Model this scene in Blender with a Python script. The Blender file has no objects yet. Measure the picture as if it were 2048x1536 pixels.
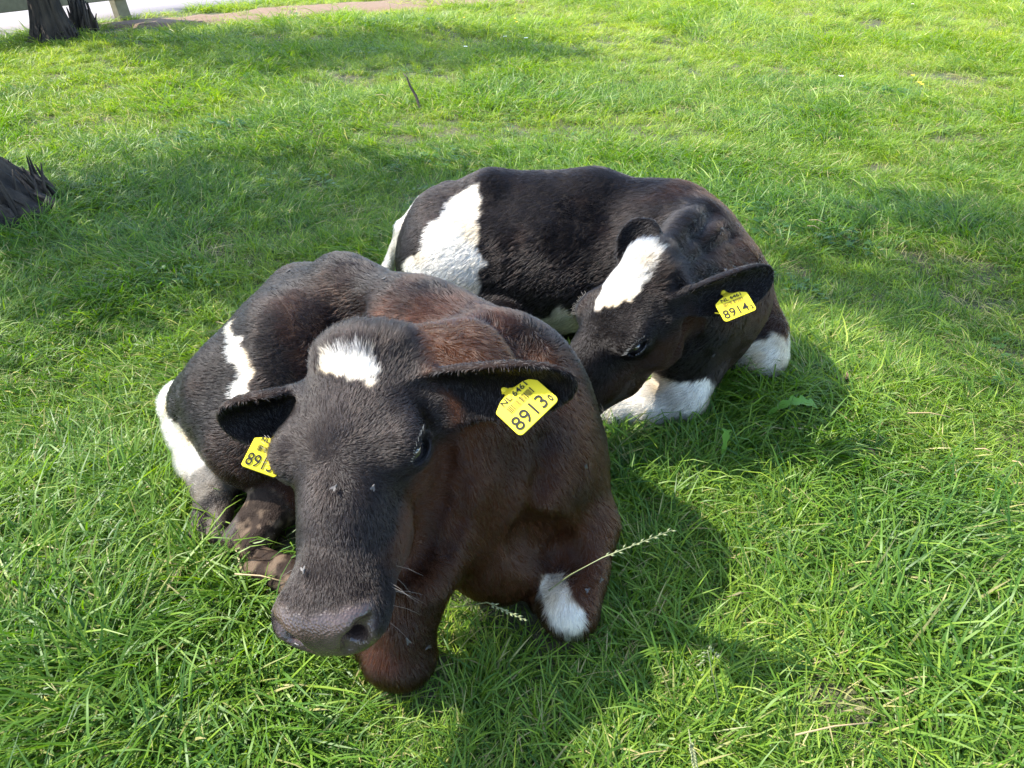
import bpy, math, os, random
import numpy as np
from mathutils import Vector, Matrix
PV = os.environ.get('PV', '')
rng = np.random.default_rng(7)
random.seed(7)
sc = bpy.context.scene
col = sc.collection

# ------------------------------------------------------------------ camera, sky, sun, exposure
CAM_H, PITCH, F_PX = 1.0, math.radians(33.0), 1538.0
cam_d = bpy.data.cameras.new('camera')
cam_d.sensor_fit = 'HORIZONTAL'; cam_d.sensor_width = 36.0
cam_d.lens = 36.0 * F_PX / 2048.0
cam_d.clip_start = 0.02; cam_d.clip_end = 500
cam = bpy.data.objects.new('camera', cam_d); col.objects.link(cam)
cam.location = (0, 0, CAM_H); cam.rotation_euler = (math.pi / 2 - PITCH, 0, 0)
sc.camera = cam

SUN_EL, SUN_AZ = math.radians(51.0), math.radians(12.0)      # light comes from the left and from behind the calves
sun_from = Vector((-math.cos(SUN_AZ) * math.cos(SUN_EL), math.sin(SUN_AZ) * math.cos(SUN_EL), math.sin(SUN_EL)))
w = bpy.data.worlds.new('World'); sc.world = w; w.use_nodes = True
nt = w.node_tree; bg = nt.nodes['Background']
sky = nt.nodes.new('ShaderNodeTexSky'); sky.sky_type = 'NISHITA'; sky.sun_disc = False
sky.sun_elevation = SUN_EL
sky.sun_rotation = math.atan2(sun_from.x, sun_from.y)
nt.links.new(sky.outputs[0], bg.inputs['Color']); bg.inputs['Strength'].default_value = 0.15
sl = bpy.data.lights.new('sun', 'SUN'); sl.energy = 3.0; sl.angle = math.radians(0.55); sl.color = (1, 0.95, 0.87)
so = bpy.data.objects.new('sun', sl); col.objects.link(so)
so.rotation_euler = sun_from.to_track_quat('Z', 'Y').to_euler()
sc.view_settings.view_transform = 'Standard'; sc.view_settings.look = 'None'
sc.view_settings.gamma = 1.0; sc.view_settings.exposure = 2.3
sc.render.engine = 'CYCLES'
sc.cycles.max_bounces = 5; sc.cycles.diffuse_bounces = 3; sc.cycles.glossy_bounces = 2; sc.cycles.transmission_bounces = 3; sc.cycles.transparent_max_bounces = 8

# ------------------------------------------------------------------ small helpers
_f = np.array([0, math.cos(PITCH), -math.sin(PITCH)]); _u = np.array([0, math.sin(PITCH), math.cos(PITCH)])
def ray(u, v):
    return _f + (u - 1024) / F_PX * np.array([1., 0, 0]) - (v - 768) / F_PX * _u
def px(u, v, z):                      # the point of height z seen at pixel u,v
    d = ray(u, v); return np.array([0, 0, CAM_H]) + d * ((z - CAM_H) / d[2])
def pxd(u, v, dep):                   # the point at depth dep
    return np.array([0, 0, CAM_H]) + ray(u, v) * dep
def nrm(v):
    v = np.asarray(v, float); return v / (np.linalg.norm(v) + 1e-12)
def tag(o, label=None, cat=None, group=None, kind=None):
    if label: o['label'] = label
    if cat: o['category'] = cat
    if group: o['group'] = group
    if kind: o['kind'] = kind
    return o
def mesh_obj(name, V, F, mat=None, parent=None, smooth=True):
    me = bpy.data.meshes.new(name)
    if isinstance(F, np.ndarray):
        n, k = F.shape
        me.vertices.add(len(V)); me.vertices.foreach_set('co', np.asarray(V, np.float32).ravel())
        me.loops.add(n * k); me.loops.foreach_set('vertex_index', F.astype(np.int32).ravel())
        me.polygons.add(n)
        me.polygons.foreach_set('loop_start', np.arange(0, n * k, k, dtype=np.int32))
        me.update(calc_edges=True); me.validate()
    else:
        me.from_pydata([tuple(map(float, v)) for v in V], [], F)
    if smooth: me.polygons.foreach_set('use_smooth', np.ones(len(me.polygons), bool))
    o = bpy.data.objects.new(name, me); col.objects.link(o)
    if mat: me.materials.append(mat)
    o.parent = parent
    return o
def empty(name, loc=(0, 0, 0)):
    e = bpy.data.objects.new(name, None); col.objects.link(e); e.location = loc; return e

# smooth value noise on points (numpy), used for shapes and coats
_PT = rng.random((32, 32, 32)).astype(np.float32)
def vnoise(P, s):
    q = np.asarray(P, np.float32) * s + 100.0
    i = np.floor(q).astype(int); f = q - i; f = f * f * (3 - 2 * f)
    r = 0
    for dx in (0, 1):
        for dy in (0, 1):
            for dz in (0, 1):
                wgt = (f[:, 0] if dx else 1 - f[:, 0]) * (f[:, 1] if dy else 1 - f[:, 1]) * (f[:, 2] if dz else 1 - f[:, 2])
                r = r + wgt * _PT[(i[:, 0] + dx) & 31, (i[:, 1] + dy) & 31, (i[:, 2] + dz) & 31]
    return r * 2 - 1
def fbm(P, s, o=3):
    r, a = 0, 1.0
    for k in range(o):
        r = r + a * vnoise(P, s * 2 ** k); a *= .5
    return r

# ------------------------------------------------------------------ signed-distance sculpting
class Sdf:
    def __init__(s): s.ops = []
    def add(s, fn, c, R, k, sub=False): s.ops.append((fn, np.asarray(c, float), R, k, sub))
    def rc(s, a, b, ra, rb, k=.03, sub=False):
        a = np.asarray(a, float); b = np.asarray(b, float); ab = b - a; L2 = ab @ ab + 1e-12
        def fn(P):
            t = np.clip(((P - a) @ ab) / L2, 0, 1)
            return np.linalg.norm(P - a - t[:, None] * ab, axis=1) - (ra + (rb - ra) * t)
        s.add(fn, (a + b) / 2, math.sqrt(L2) / 2 + max(ra, rb), k, sub)
    def chain(s, pts, k=.03, sub=False):
        for p, q in zip(pts[:-1], pts[1:]): s.rc(p[0], q[0], p[1], q[1], k, sub)
    def sp(s, c, r, k=.03, sub=False): s.rc(c, np.asarray(c, float) + [0, 0, 1e-5], r, r, k, sub)
    def el(s, c, r, axes=None, k=.03, sub=False):
        c = np.asarray(c, float); r = np.asarray(r, float)
        M = np.eye(3) if axes is None else np.stack([nrm(x) for x in axes], 1)
        def fn(P):
            q = (P - c) @ M
            k0 = np.linalg.norm(q / r, axis=1); k1 = np.linalg.norm(q / (r * r), axis=1) + 1e-9
            return np.where(k0 < 1e-3, -r.min(), k0 * (k0 - 1) / k1)
        s.add(fn, c, r.max(), k, sub)
    def ear(s, base, tip, nv, W=.045, cup=.03, th=.007, fold=0.0, k=.02):
        base = np.asarray(base, float); tip = np.asarray(tip, float)
        L = np.linalg.norm(tip - base); e = (tip - base) / L
        n = np.asarray(nv, float); n = nrm(n - e * (n @ e)); wv = np.cross(n, e)
        def fn(P):
            q = P - base; x = q @ e; y = q @ wv; z = q @ n
            t = np.clip(x / L, 0, 1)
            hw = W * (0.42 + 0.58 * np.sin(np.clip(t / .55, 0, 1) * np.pi / 2)) * np.sqrt(np.clip(1 - np.clip((t - .55) / .45, 0, 1) ** 2.2, 0, 1)) + .002
            zc = cup * ((y / W) ** 2) * (1.25 - .7 * t) + fold * y + .012 * (t - .2) ** 2
            d1 = np.abs(z - zc) / np.sqrt(1 + (2 * cup * y / W ** 2) ** 2) - th * (1.25 - .40 * t)
            d2 = (np.abs(y) - hw) * .85
            d3 = np.maximum(-x - .02, x - L)
            h = np.maximum(.006 - np.abs(d1 - np.maximum(d2, d3)), 0) / .006
            return np.maximum(d1, np.maximum(d2, d3)) + h * h * .0015
        s.add(fn, (base + tip) / 2, L / 2 + W + .03, k)
        return e, wv, n, base, L, W, cup
    def __call__(s, P):
        d = np.full(len(P), 10.0)
        for fn, c, R, k, sub in s.ops:
            b = np.linalg.norm(P - c, axis=1) - R
            m = (b < k + .005) if sub else (b < d + k)
            if not m.any(): continue
            v = fn(P[m]); o = d[m]
            if sub:
                v = -v; h = np.maximum(k - np.abs(v - o), 0) / k; d[m] = np.maximum(v, o) + h * h * k * .25
            else:
                h = np.maximum(k - np.abs(v - o), 0) / k; d[m] = np.minimum(v, o) - h * h * k * .25
        return d

def polygonise(sd, lo, hi, h):
    lo = np.asarray(lo, float); n = np.ceil((np.asarray(hi) - lo) / h).astype(int)
    B = 6; nb = np.ceil((n + 1) / B).astype(int); n = nb * B - 1
    D = np.full(nb * B, 1.0, np.float32)
    g = np.stack(np.meshgrid(*[np.arange(m) for m in nb], indexing='ij'), -1).reshape(-1, 3)
    ctr = lo + (g * B + (B - 1) / 2) * h
    dc = sd(ctr)
    rad = B * h * math.sqrt(3) / 2 * 1.35 + .012
    Db = D.reshape(nb[0], B, nb[1], B, nb[2], B)
    far_in = g[dc < -rad]; Db[far_in[:, 0], :, far_in[:, 1], :, far_in[:, 2], :] = -1
    act = g[np.abs(dc) <= rad]
    off = np.stack(np.meshgrid(*[np.arange(B)] * 3, indexing='ij'), -1).reshape(-1, 3)
    for s in range(0, len(act), 1500):
        a = act[s:s + 1500]
        P = lo + ((a * B)[:, None, :] + off[None]).reshape(-1, 3) * h
        v = sd(P).astype(np.float32).reshape(len(a), B, B, B)
        Db[a[:, 0], :, a[:, 1], :, a[:, 2], :] = v
    ins = D < 0
    N = np.array(D.shape)
    c = np.zeros(N - 1, np.int8)
    for dx in (0, 1):
        for dy in (0, 1):
            for dz in (0, 1):
                c += ins[dx:N[0] - 1 + dx, dy:N[1] - 1 + dy, dz:N[2] - 1 + dz]
    cells = np.argwhere((c > 0) & (c < 8))
    idx = np.full(N - 1, -1, np.int32); idx[tuple(cells.T)] = np.arange(len(cells))
    corner = {}
    for o in off[:8] if False else [(i, j, k) for i in (0, 1) for j in (0, 1) for k in (0, 1)]:
        corner[o] = D[cells[:, 0] + o[0], cells[:, 1] + o[1], cells[:, 2] + o[2]].astype(float)
    acc = np.zeros((len(cells), 3)); cnt = np.zeros(len(cells))
    for o in corner:
        for ax in range(3):
            if o[ax] == 0:
                p = list(o); p[ax] = 1; p = tuple(p)
                a, b = corner[o], corner[p]; m = (a < 0) != (b < 0)
                t = np.where(m, a / np.where(m, a - b, 1), 0)
                pos = np.tile(np.array(o, float), (len(cells), 1)); pos[:, ax] = t
                acc[m] += pos[m]; cnt[m] += 1
    V = lo + (cells + acc / cnt[:, None]) * h
    quads = []
    for ax in range(3):
        sl0 = [slice(None)] * 3; sl1 = [slice(None)] * 3
        sl0[ax] = slice(0, N[ax] - 1); sl1[ax] = slice(1, N[ax])
        a = ins[tuple(sl0)]; b = ins[tuple(sl1)]
        e = np.argwhere(a != b)
        o1, o2 = [(1, 2), (2, 0), (0, 1)][ax]
        e = e[(e[:, o1] > 0) & (e[:, o2] > 0) & (e[:, o1] < N[o1] - 1) & (e[:, o2] < N[o2] - 1)]
        inside = ins[tuple(e.T)]
        d1 = np.zeros(3, int); d1[o1] = 1; d2 = np.zeros(3, int); d2[o2] = 1
        q = np.stack([idx[tuple((e - d1 - d2).T)], idx[tuple((e - d2).T)], idx[tuple(e.T)], idx[tuple((e - d1).T)]], 1)
        q[~inside] = q[~inside][:, ::-1]
        quads.append(q)
    Q = np.concatenate(quads); Q = Q[(Q >= 0).all(1)]
    # light smoothing
    for it in range(2):
        S = np.zeros_like(V); C = np.zeros(len(V))
        for i in range(4):
            for j in (1, 3):
                np.add.at(S, Q[:, i], V[Q[:, (i + j) % 4]]); np.add.at(C, Q[:, i], 1)
        V = V * .5 + S / np.maximum(C, 1)[:, None] * .5
    return V, Q

# ------------------------------------------------------------------ calves: pose
LP, LN = np.array([0, -.145, 0.]), np.array([0, .21, -.065])
def head_pose(P, N, yaw):
    """Frame of a head whose poll is at P and nose tip at N: columns right, forward, dorsal."""
    d = N - P; s = np.linalg.norm(d) / np.linalg.norm(LN - LP); a = nrm(d)
    v = np.array([0, 0, CAM_H]) - (P + N) / 2; u = nrm(v - a * (v @ a)); r = np.cross(a, u)
    u2 = math.cos(yaw) * u + math.sin(yaw) * r; r2 = np.cross(a, u2)
    la = nrm(LN - LP); lx = np.array([1., 0, 0]); lu = np.cross(lx, la)
    R = np.stack([r2, a, u2], 1) @ np.stack([lx, la, lu], 1).T
    return R, P - R @ LP * s, s
class Head:
    def __init__(s, P, N, yaw): s.R, s.t, s.s = head_pose(P, N, yaw)
    def w(s, p): return np.asarray(p, float) * [1.12 * s.s, s.s, s.s] @ s.R.T + s.t
    def loc(s, P): return (P - s.t) @ s.R / [1.12 * s.s, s.s, s.s]
    def v(s, d): return np.asarray(d, float) @ s.R.T

EYE = np.array([.0755, .006, -.041])
def eye_frame(s):
    n = nrm((s * .80, .16, .42)); l = nrm(np.array([s * -.28, 1., -.10]) - n * (np.array([s * -.28, 1., -.10]) @ n)); up = np.cross(n, l) * s
    if up[2] < 0: up = -up
    return EYE * [s, 1, 1] - n * .010, n, l, up
def add_head(sd, hd, lid=1.0):
    h = Sdf()
    h.el((0, -.07, -.062), (.079, .09, .068))
    h.el((0, -.02, -.052), (.074, .085, .052), k=.03)
    h.el((0, -.13, -.028), (.05, .035, .034), k=.03)
    for s in (-1, 1):
        h.el((s * .063, -.004, -.036), (.026, .036, .024), k=.022)
        h.el((s * .05, -.05, -.115), (.034, .07, .06), k=.03)
    h.chain([((0, .0, -.056), .050), ((0, .07, -.061), .040), ((0, .15, -.076), .037)], k=.03)
    for s in (-1, 1):
        h.el((s * .026, .075, -.104), (.032, .085, .038), k=.03)
    h.el((0, .172, -.094), (.053, .044, .045), k=.03)
    for s in (-1, 1): h.el((s * .034, .192, -.075), (.022, .022, .021), k=.022)
    h.el((0, .196, -.092), (.046, .028, .036), k=.02)
    h.el((0, .182, -.068), (.030, .024, .014), k=.028)
    h.chain([((0, -.04, -.158), .042), ((0, .06, -.153), .036), ((0, .155, -.140), .026)], k=.03)
    h.el((0, .17, -.141), (.034, .024, .018), k=.014)
    # eye sockets and lids on a small sphere
    for s in (-1, 1):
        c, n, l, up = eye_frame(s)
        h.sp(c, .0205, k=.02)
        for sg, amp in ((1, .50), (-1, .50)):
            pts = []
            for a in np.linspace(-1.1, 1.1, 9):
                e = sg * amp * math.cos(a * 1.4)
                pts.append((c + .0195 * (n * math.cos(a) * math.cos(e) + l * math.sin(a) + up * math.sin(e)), .0046 if sg > 0 else .0034))
            h.chain(pts, k=.004)
        h.el(c + n * .018, (.013, .0210, .0102 * lid), (n, l, up), k=.003, sub=True)
        h.rc(c + n * .004 + l * .021, c + n * -.004 + l * .034 - up * .004, .003, .0015, k=.006, sub=True)
        # brow
        h.chain([(c + n * .003 - l * .02 + up * .016, .007), (c + n * .006 + up * .020, .008), (c + l * .022 + up * .014, .006)], k=.014)
    # nostrils and mouth
    for s in (-1, 1):
        h.chain([((s * .024, .224, -.092), .010), ((s * .033, .218, -.076), .0115), ((s * .044, .207, -.066), .0085), ((s * .052, .196, -.064), .004)], k=.006, sub=True)
        h.chain([((s * .033, .214, -.078), .010), ((s * .024, .190, -.088), .009)], k=.005, sub=True)
        h.chain([((0, .2115, -.125), .0022), ((s * .03, .201, -.125), .0024), ((s * .051, .165, -.128), .0034), ((s * .052, .125, -.130), .003)], k=.006, sub=True)
    h.chain([((0, .226, -.10), .0015), ((0, .217, -.122), .002)], k=.005, sub=True)
    def fn(P): return h(hd.loc(P)) * hd.s
    sd.add(fn, hd.w((0, .03, -.07)), .23 * hd.s, .02); hd.sdf = h
    for s in (-1, 1):      # crease behind the cheek and under the jaw
        sd.chain([(hd.w((s * .092, -.105, -.075)), .010), (hd.w((s * .090, -.10, -.12)), .016), (hd.w((s * .068, -.08, -.175)), .018), (hd.w((s * .03, -.02, -.20)), .012)], k=.030, sub=True)

def hoof(sd, a, tip, r=.026, up=(0, 0, 1)):
    a = np.asarray(a, float); tip = np.asarray(tip, float); d = nrm(tip - a); s = nrm(np.cross(d, up))
    for q in (-1, 1):
        sd.rc(a + s * q * r * .42, tip + s * q * r * .5, r * .72, r * .62, k=.006)

# front calf ---------------------------------------------------------
HF = Head(px(715, 674, .475), px(640, 1262, .28), math.radians(27))
F = Sdf()
ax_f = nrm((-.72, .70, 0)); lat_f = nrm((-ax_f[1], ax_f[0], 0))          # towards the tail; lateral (image left is +)
F.el((-.13, 1.145, .205), (.33, .18, .215), (ax_f, lat_f, (0, 0, 1)))
F.chain([((-.02, 1.04, .355), .072), ((-.16, 1.17, .355), .058), ((-.31, 1.305, .355), .052), ((-.42, 1.40, .31), .057)], k=.07)
F.sp(px(682, 550, .375), .026, k=.05)
F.rc(px(700, 640, .37), px(570, 765, .22), .02, .03, k=.07, sub=True)
F.el((-.02, .985, .20), (.155, .15, .19), k=.05)                              # chest
F.el((-.02, .892, .12), (.09, .085, .11), k=.04)                           # brisket
F.el((.035, 1.035, .24), (.08, .12, .165), k=.05)                             # shoulder on the image right
F.el((-.12, .98, .22), (.08, .10, .16), k=.05)
# rump and hind leg that points to the image left
F.el((-.42, 1.34, .20), (.12, .15, .155), (nrm((-.4, .9, 0)), nrm((-.9, -.4, 0)), (0, 0, 1)), k=.06)
F.chain([((-.40, 1.25, .25), .13), ((-.52, 1.24, .17), .105), ((-.60, 1.28, .12), .075), ((-.685, 1.335, .075), .05)], k=.05)
F.chain([((-.41, 1.16, .20), .10), ((-.47, 1.14, .14), .085), ((-.52, 1.20, .12), .08)], k=.05)
F.chain([((-.69, 1.345, .075), .050), ((-.65, 1.27, .065), .050), ((-.605, 1.18, .052), .043), ((-.565, 1.12, .045), .038), ((-.55, 1.08, .04), .034)], k=.03)
hoof(F, (-.55, 1.075, .04), (-.545, 1.005, .015), .034)
# the other hind foot coming out from under the belly
F.chain([((-.36, 1.13, .08), .05), ((-.42, 1.07, .05), .04), ((-.445, 1.045, .045), .038)], k=.03)
hoof(F, (-.44, 1.045, .05), (-.475, .985, .022), .040)
# foreleg with knee in front (image left)
F.chain([((-.08, .93, .20), .085), ((-.115, .83, .19), .062), ((-.137, .765, .165), .043), ((-.153, .742, .115), .038), ((-.162, .73, .062), .050)], k=.03)
F.sp((-.188, .712, .055), .020, k=.02); F.sp((-.148, .706, .05), .018, k=.02)
F.chain([((-.166, .735, .052), .048), ((-.23, .79, .032), .034), ((-.33, .87, .03), .032), ((-.38, .91, .03), .032)], k=.02)
hoof(F, (-.375, .905, .032), (-.435, .945, .018), .028)
# foreleg on the image right
F.chain([((.07, 1.0, .2), .085), ((.12, .93, .12), .048), ((.108, .865, .08), .038), ((.09, .815, .052), .042)], k=.03)
F.chain([((.09, .82, .045), .041), ((.06, .87, .032), .034), ((.0, .96, .03), .03)], k=.02)
# neck
F.chain([(HF.w((0, -.10, -.075)), .078), ((-.085, .94, .355), .10), ((-.03, 1.02, .28), .14)], k=.05)
F.chain([(HF.w((0, -.06, -.13)), .05), ((-.09, .89, .27), .08), ((-.03, .94, .20), .11)], k=.045)
F.chain([(HF.w((0, -.12, -.03)), .05), ((-.06, .99, .385), .05), ((-.02, 1.04, .38), .055)], k=.05)
add_head(F, HF)
F.chain([(HF.w((0, .0, -.15)), .03), ((-.11, .85, .21), .04), ((-.06, .89, .13), .06)], k=.045)
def hit(sd, u, v):
    d = nrm(ray(u, v)); t = .3
    for i in range(60):
        p = np.array([0, 0, CAM_H]) + d * t; e = float(sd(p[None])[0])
        if e < .0008: return p
        t += e * .9
        if t > 4: return None
    return p
def groove(sd, uv, rad, k):
    pts = [q for q in [hit(sd, *p) for p in uv] if q is not None]
    sd.chain([(q, rad) for q in pts], k=k, sub=True)
groove(F, [(892, 900), (886, 1000), (862, 1085), (838, 1128)], .007, .024)
groove(F, [(930, 950), (918, 1040), (892, 1105)], .003, .020)
groove(F, [(1088, 880), (1082, 960), (1062, 1040), (1052, 1085)], .004, .030)
groove(F, [(1066, 1078), (1090, 1092), (1120, 1112)], .034, .03)
groove(F, [(868, 1160), (905, 1190)], .014, .02)
groove(F, [(1000, 640), (1050, 690), (1090, 770)], .004, .05)
# ears
EF = []
b = HF.w((-.064, -.10, -.05)); EF.append(F.ear(b, pxd(1158, 756, .965), (-.1, -.95, -.05), W=.043, cup=.027, th=.0058, fold=.0))
b = HF.w((.064, -.10, -.05)); EF.append(F.ear(b, pxd(434, 835, 1.06), (.35, -.95, -.0), W=.039, cup=.036, th=.0058))
# tail
F.chain([((-.47, 1.47, .30), .03), ((-.54, 1.50, .16), .018), ((-.60, 1.44, .03), .015)], k=.03)
F_BOX = ((-.82, .50, -.02), (.32, 1.66, .62))

# rear calf ---------------------------------------------------------
HB = Head(px(1308, 512, .42), px(1092, 822, .14), math.radians(46))
Bk = Sdf()
ax_b = nrm((-.95, .27, 0)); lat_b = nrm((-ax_b[1], ax_b[0], 0))
Bk.el((.12, 1.82, .20), (.38, .20, .20), (ax_b, lat_b, (0, 0, 1)))
Bk.chain([((.38, 1.73, .36), .06), ((.2, 1.80, .365), .055), ((-.05, 1.86, .34), .055), ((-.18, 1.90, .29), .06)], k=.06)
Bk.el((.36, 1.69, .23), (.15, .15, .19), k=.06)
Bk.el((.45, 1.59, .20), (.12, .13, .16), k=.05)
# rump and thigh
Bk.el((-.15, 1.86, .18), (.15, .16, .155), k=.06)
Bk.el((-.10, 1.77, .17), (.16, .09, .16), k=.06)
Bk.sp((-.055, 1.83, .375), .03, k=.05)
Bk.chain([((-.12, 1.72, .10), .08), ((-.02, 1.66, .09), .06), ((-.22, 1.66, .05), .04)], k=.04)
# neck curving back to the head
Bk.chain([((.40, 1.66, .27), .14), ((.43, 1.52, .25), .118), ((.37, 1.43, .27), .10), (HB.w((0, -.09, -.08)), .085)], k=.05)
Bk.chain([((.41, 1.60, .37), .055), ((.37, 1.50, .38), .05), (HB.w((0, -.12, -.03)), .045)], k=.05)
Bk.chain([(HB.w((0, -.05, -.14)), .05), ((.36, 1.44, .17), .075), ((.42, 1.52, .16), .10)], k=.045)
add_head(Bk, HB, .62)
groove(Bk, [(1352, 560), (1374, 640), (1348, 722)], .006, .024)
groove(Bk, [(1430, 420), (1400, 470), (1352, 520)], .006, .035)
groove(Bk, [(1470, 470), (1420, 500), (1370, 545)], .003, .025)
b = HB.w((-.064, -.10, -.05)); EB = [Bk.ear(b, pxd(1543, 546, 1.46), (.0, -.95, .1), W=.039, cup=.032, th=.006)]
b = HB.w((.060, -.105, -.045)); EB.append(Bk.ear(b, pxd(1300, 438, 1.50), (-.5, -.85, .1), W=.040, cup=.02))
# forelegs folded under
Bk.chain([((.45, 1.56, .16), .085), ((.40, 1.46, .10), .06), ((.37, 1.40, .07), .056)], k=.03)
Bk.chain([((.365, 1.40, .06), .056), ((.30, 1.385, .045), .045), ((.22, 1.38, .035), .037), ((.13, 1.40, .03), .033)], k=.02)
Bk.chain([((.54, 1.66, .18), .08), ((.585, 1.59, .11), .058), ((.595, 1.565, .07), .056)], k=.03)
Bk.chain([((.595, 1.57, .05), .05), ((.52, 1.62, .035), .036)], k=.02)
Bk.chain([((-.16, 1.93, .33), .03), ((-.22, 1.93, .30), .022), ((-.28, 1.90, .25), .017), ((-.34, 1.92, .12), .014), ((-.36, 1.95, .03), .012)], k=.02)
B_BOX = ((-.45, 1.15, -.02), (.78, 2.16, .58))


# ------------------------------------------------------------------ materials
def new_mat(name):
    m = bpy.data.materials.new(name); m.use_nodes = True
    n = m.node_tree; return m, n, n.nodes['Principled BSDF'], n.nodes, n.links
def plain_mat(name, rgb, rough=.5, spec=.5, bump=0, bscale=60, var=.25, coat=0):
    m, n, b, N, L = new_mat(name)
    tc = N.new('ShaderNodeTexCoord'); nz = N.new('ShaderNodeTexNoise'); nz.inputs['Scale'].default_value = bscale; nz.inputs['Detail'].default_value = 5
    L.new(tc.outputs['Object'], nz.inputs['Vector'])
    mx = N.new('ShaderNodeMix'); mx.data_type = 'RGBA'
    mx.inputs['A'].default_value = (*[c * (1 - var) for c in rgb], 1); mx.inputs['B'].default_value = (*[min(1, c * (1 + var)) for c in rgb], 1)
    L.new(nz.outputs['Fac'], mx.inputs['Factor']); L.new(mx.outputs['Result'], b.inputs['Base Color'])
    b.inputs['Roughness'].default_value = rough; b.inputs['Specular IOR Level'].default_value = spec; b.inputs['Coat Weight'].default_value = coat
    if bump:
        bp = N.new('ShaderNodeBump'); bp.inputs['Strength'].default_value = bump; bp.inputs['Distance'].default_value = .003
        L.new(nz.outputs['Fac'], bp.inputs['Height']); L.new(bp.outputs['Normal'], b.inputs['Normal'])
    return m
# hide under the hair, bare nose and hooves: colour and gloss come from the sculpt's own coat map
M_HIDE, n, b, N, L = new_mat('hide')
at = N.new('ShaderNodeAttribute'); at.attribute_name = 'coat'; L.new(at.outputs['Color'], b.inputs['Base Color'])
ms = N.new('ShaderNodeMapRange'); ms.inputs['To Min'].default_value = .08; ms.inputs['To Max'].default_value = .5; L.new(ms.outputs['Result'], b.inputs['Specular IOR Level'])
aw = N.new('ShaderNodeAttribute'); aw.attribute_name = 'wet'
mr = N.new('ShaderNodeMapRange'); mr.inputs['To Min'].default_value = .75; mr.inputs['To Max'].default_value = .24
L.new(aw.outputs['Fac'], ms.inputs['Value']); L.new(aw.outputs['Fac'], mr.inputs['Value']); L.new(mr.outputs['Result'], b.inputs['Roughness'])
vo = N.new('ShaderNodeTexVoronoi'); vo.inputs['Scale'].default_value = 300; tc = N.new('ShaderNodeTexCoord'); L.new(tc.outputs['Object'], vo.inputs['Vector'])
bp = N.new('ShaderNodeBump'); bp.inputs['Distance'].default_value = .0012; bp.inputs['Strength'].default_value = .7
L.new(vo.outputs['Distance'], bp.inputs['Height']); L.new(bp.outputs['Normal'], b.inputs['Normal'])
# hair
M_HAIR = bpy.data.materials.new('coat_hair'); M_HAIR.use_nodes = True
n = M_HAIR.node_tree; n.nodes.remove(n.nodes['Principled BSDF'])
hb = n.nodes.new('ShaderNodeBsdfHairPrincipled'); hb.parametrization = 'COLOR'
at = n.nodes.new('ShaderNodeAttribute'); at.attribute_name = 'coat'
n.links.new(at.outputs['Color'], hb.inputs['Color'])
hb.inputs['Roughness'].default_value = .28; hb.inputs['IOR'].default_value = 1.30; hb.inputs['Radial Roughness'].default_value = .45; hb.inputs['Random Roughness'].default_value = .3
n.links.new(hb.outputs[0], n.nodes['Material Output'].inputs['Surface'])
M_EYE = plain_mat('eyeball', (.012, .009, .008), .06, .6, coat=1)
M_LASH = plain_mat('pale_lash', (.45, .42, .36), .4)
M_WHISK = plain_mat('whisker', (.22, .20, .17), .4)
M_TAG = plain_mat('yellow_tag_plastic', (.60, .47, .02), .6, .2, var=.06, bscale=40)
M_INK = plain_mat('black_print', (.02, .02, .018), .8, .1)
M_FLY = plain_mat('fly_body', (.03, .026, .022), .4)
M_WING = plain_mat('fly_wing', (.03, .026, .022), .5)

# ------------------------------------------------------------------ calves: skin, coat, hair
from mathutils.bvhtree import BVHTree
def smooth01(x, a, b):
    t = np.clip((x - a) / (b - a), 0, 1); return t * t * (3 - 2 * t)
def patch(P, items, edge=.010, nz=.010, scale=38):
    """1 inside a union of balls whose outline is frayed by noise."""
    d = np.full(len(P), 9.0)
    for c, r_ in items: d = np.minimum(d, np.linalg.norm(P - c, axis=1) - r_)
    d = d + nz * fbm(P, scale, 3)
    return 1 - smooth01(d, -edge, edge)
def seg_patch(P, pts, r_, **kw):
    d = []
    for p, q in zip(pts[:-1], pts[1:]):
        for t in np.linspace(0, 1, 6): d.append((p + (q - p) * t, r_))
    return patch(P, d, **kw)
BLACK = np.array([.0040, .0028, .0024]); BROWN = np.array([.033, .0125, .0052]); RUST = np.array([.032, .0105, .0048]); WHITE = np.array([.44, .41, .35]); DIRT = np.array([.030, .023, .016])
NOSE = np.array([.042, .0275, .0215]); HOOF = np.array([.045, .031, .020])

class Calf: pass
def build_calf(sd, box, hd, ears, name):
    c = Calf(); c.hd = hd; c.sd = sd
    c.V, c.Q = polygonise(sd, *box, H_F)
    c.root = empty(name)
    c.bvh = BVHTree.FromPolygons([tuple(v) for v in c.V.tolist()], c.Q.tolist())
    def surf(u, v):
        d = ray(u, v); hit = c.bvh.ray_cast(Vector((0, 0, CAM_H)), Vector(d).normalized())
        return np.array(hit[0]) if hit[0] is not None else None
    c.surf = surf; c.ears = ears
    return c
H_F = float(os.environ.get('VOX', '.0032'))
CF = build_calf(F, F_BOX, HF, EF, 'calf'); CB = build_calf(Bk, B_BOX, HB, EB, 'calf')

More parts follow.
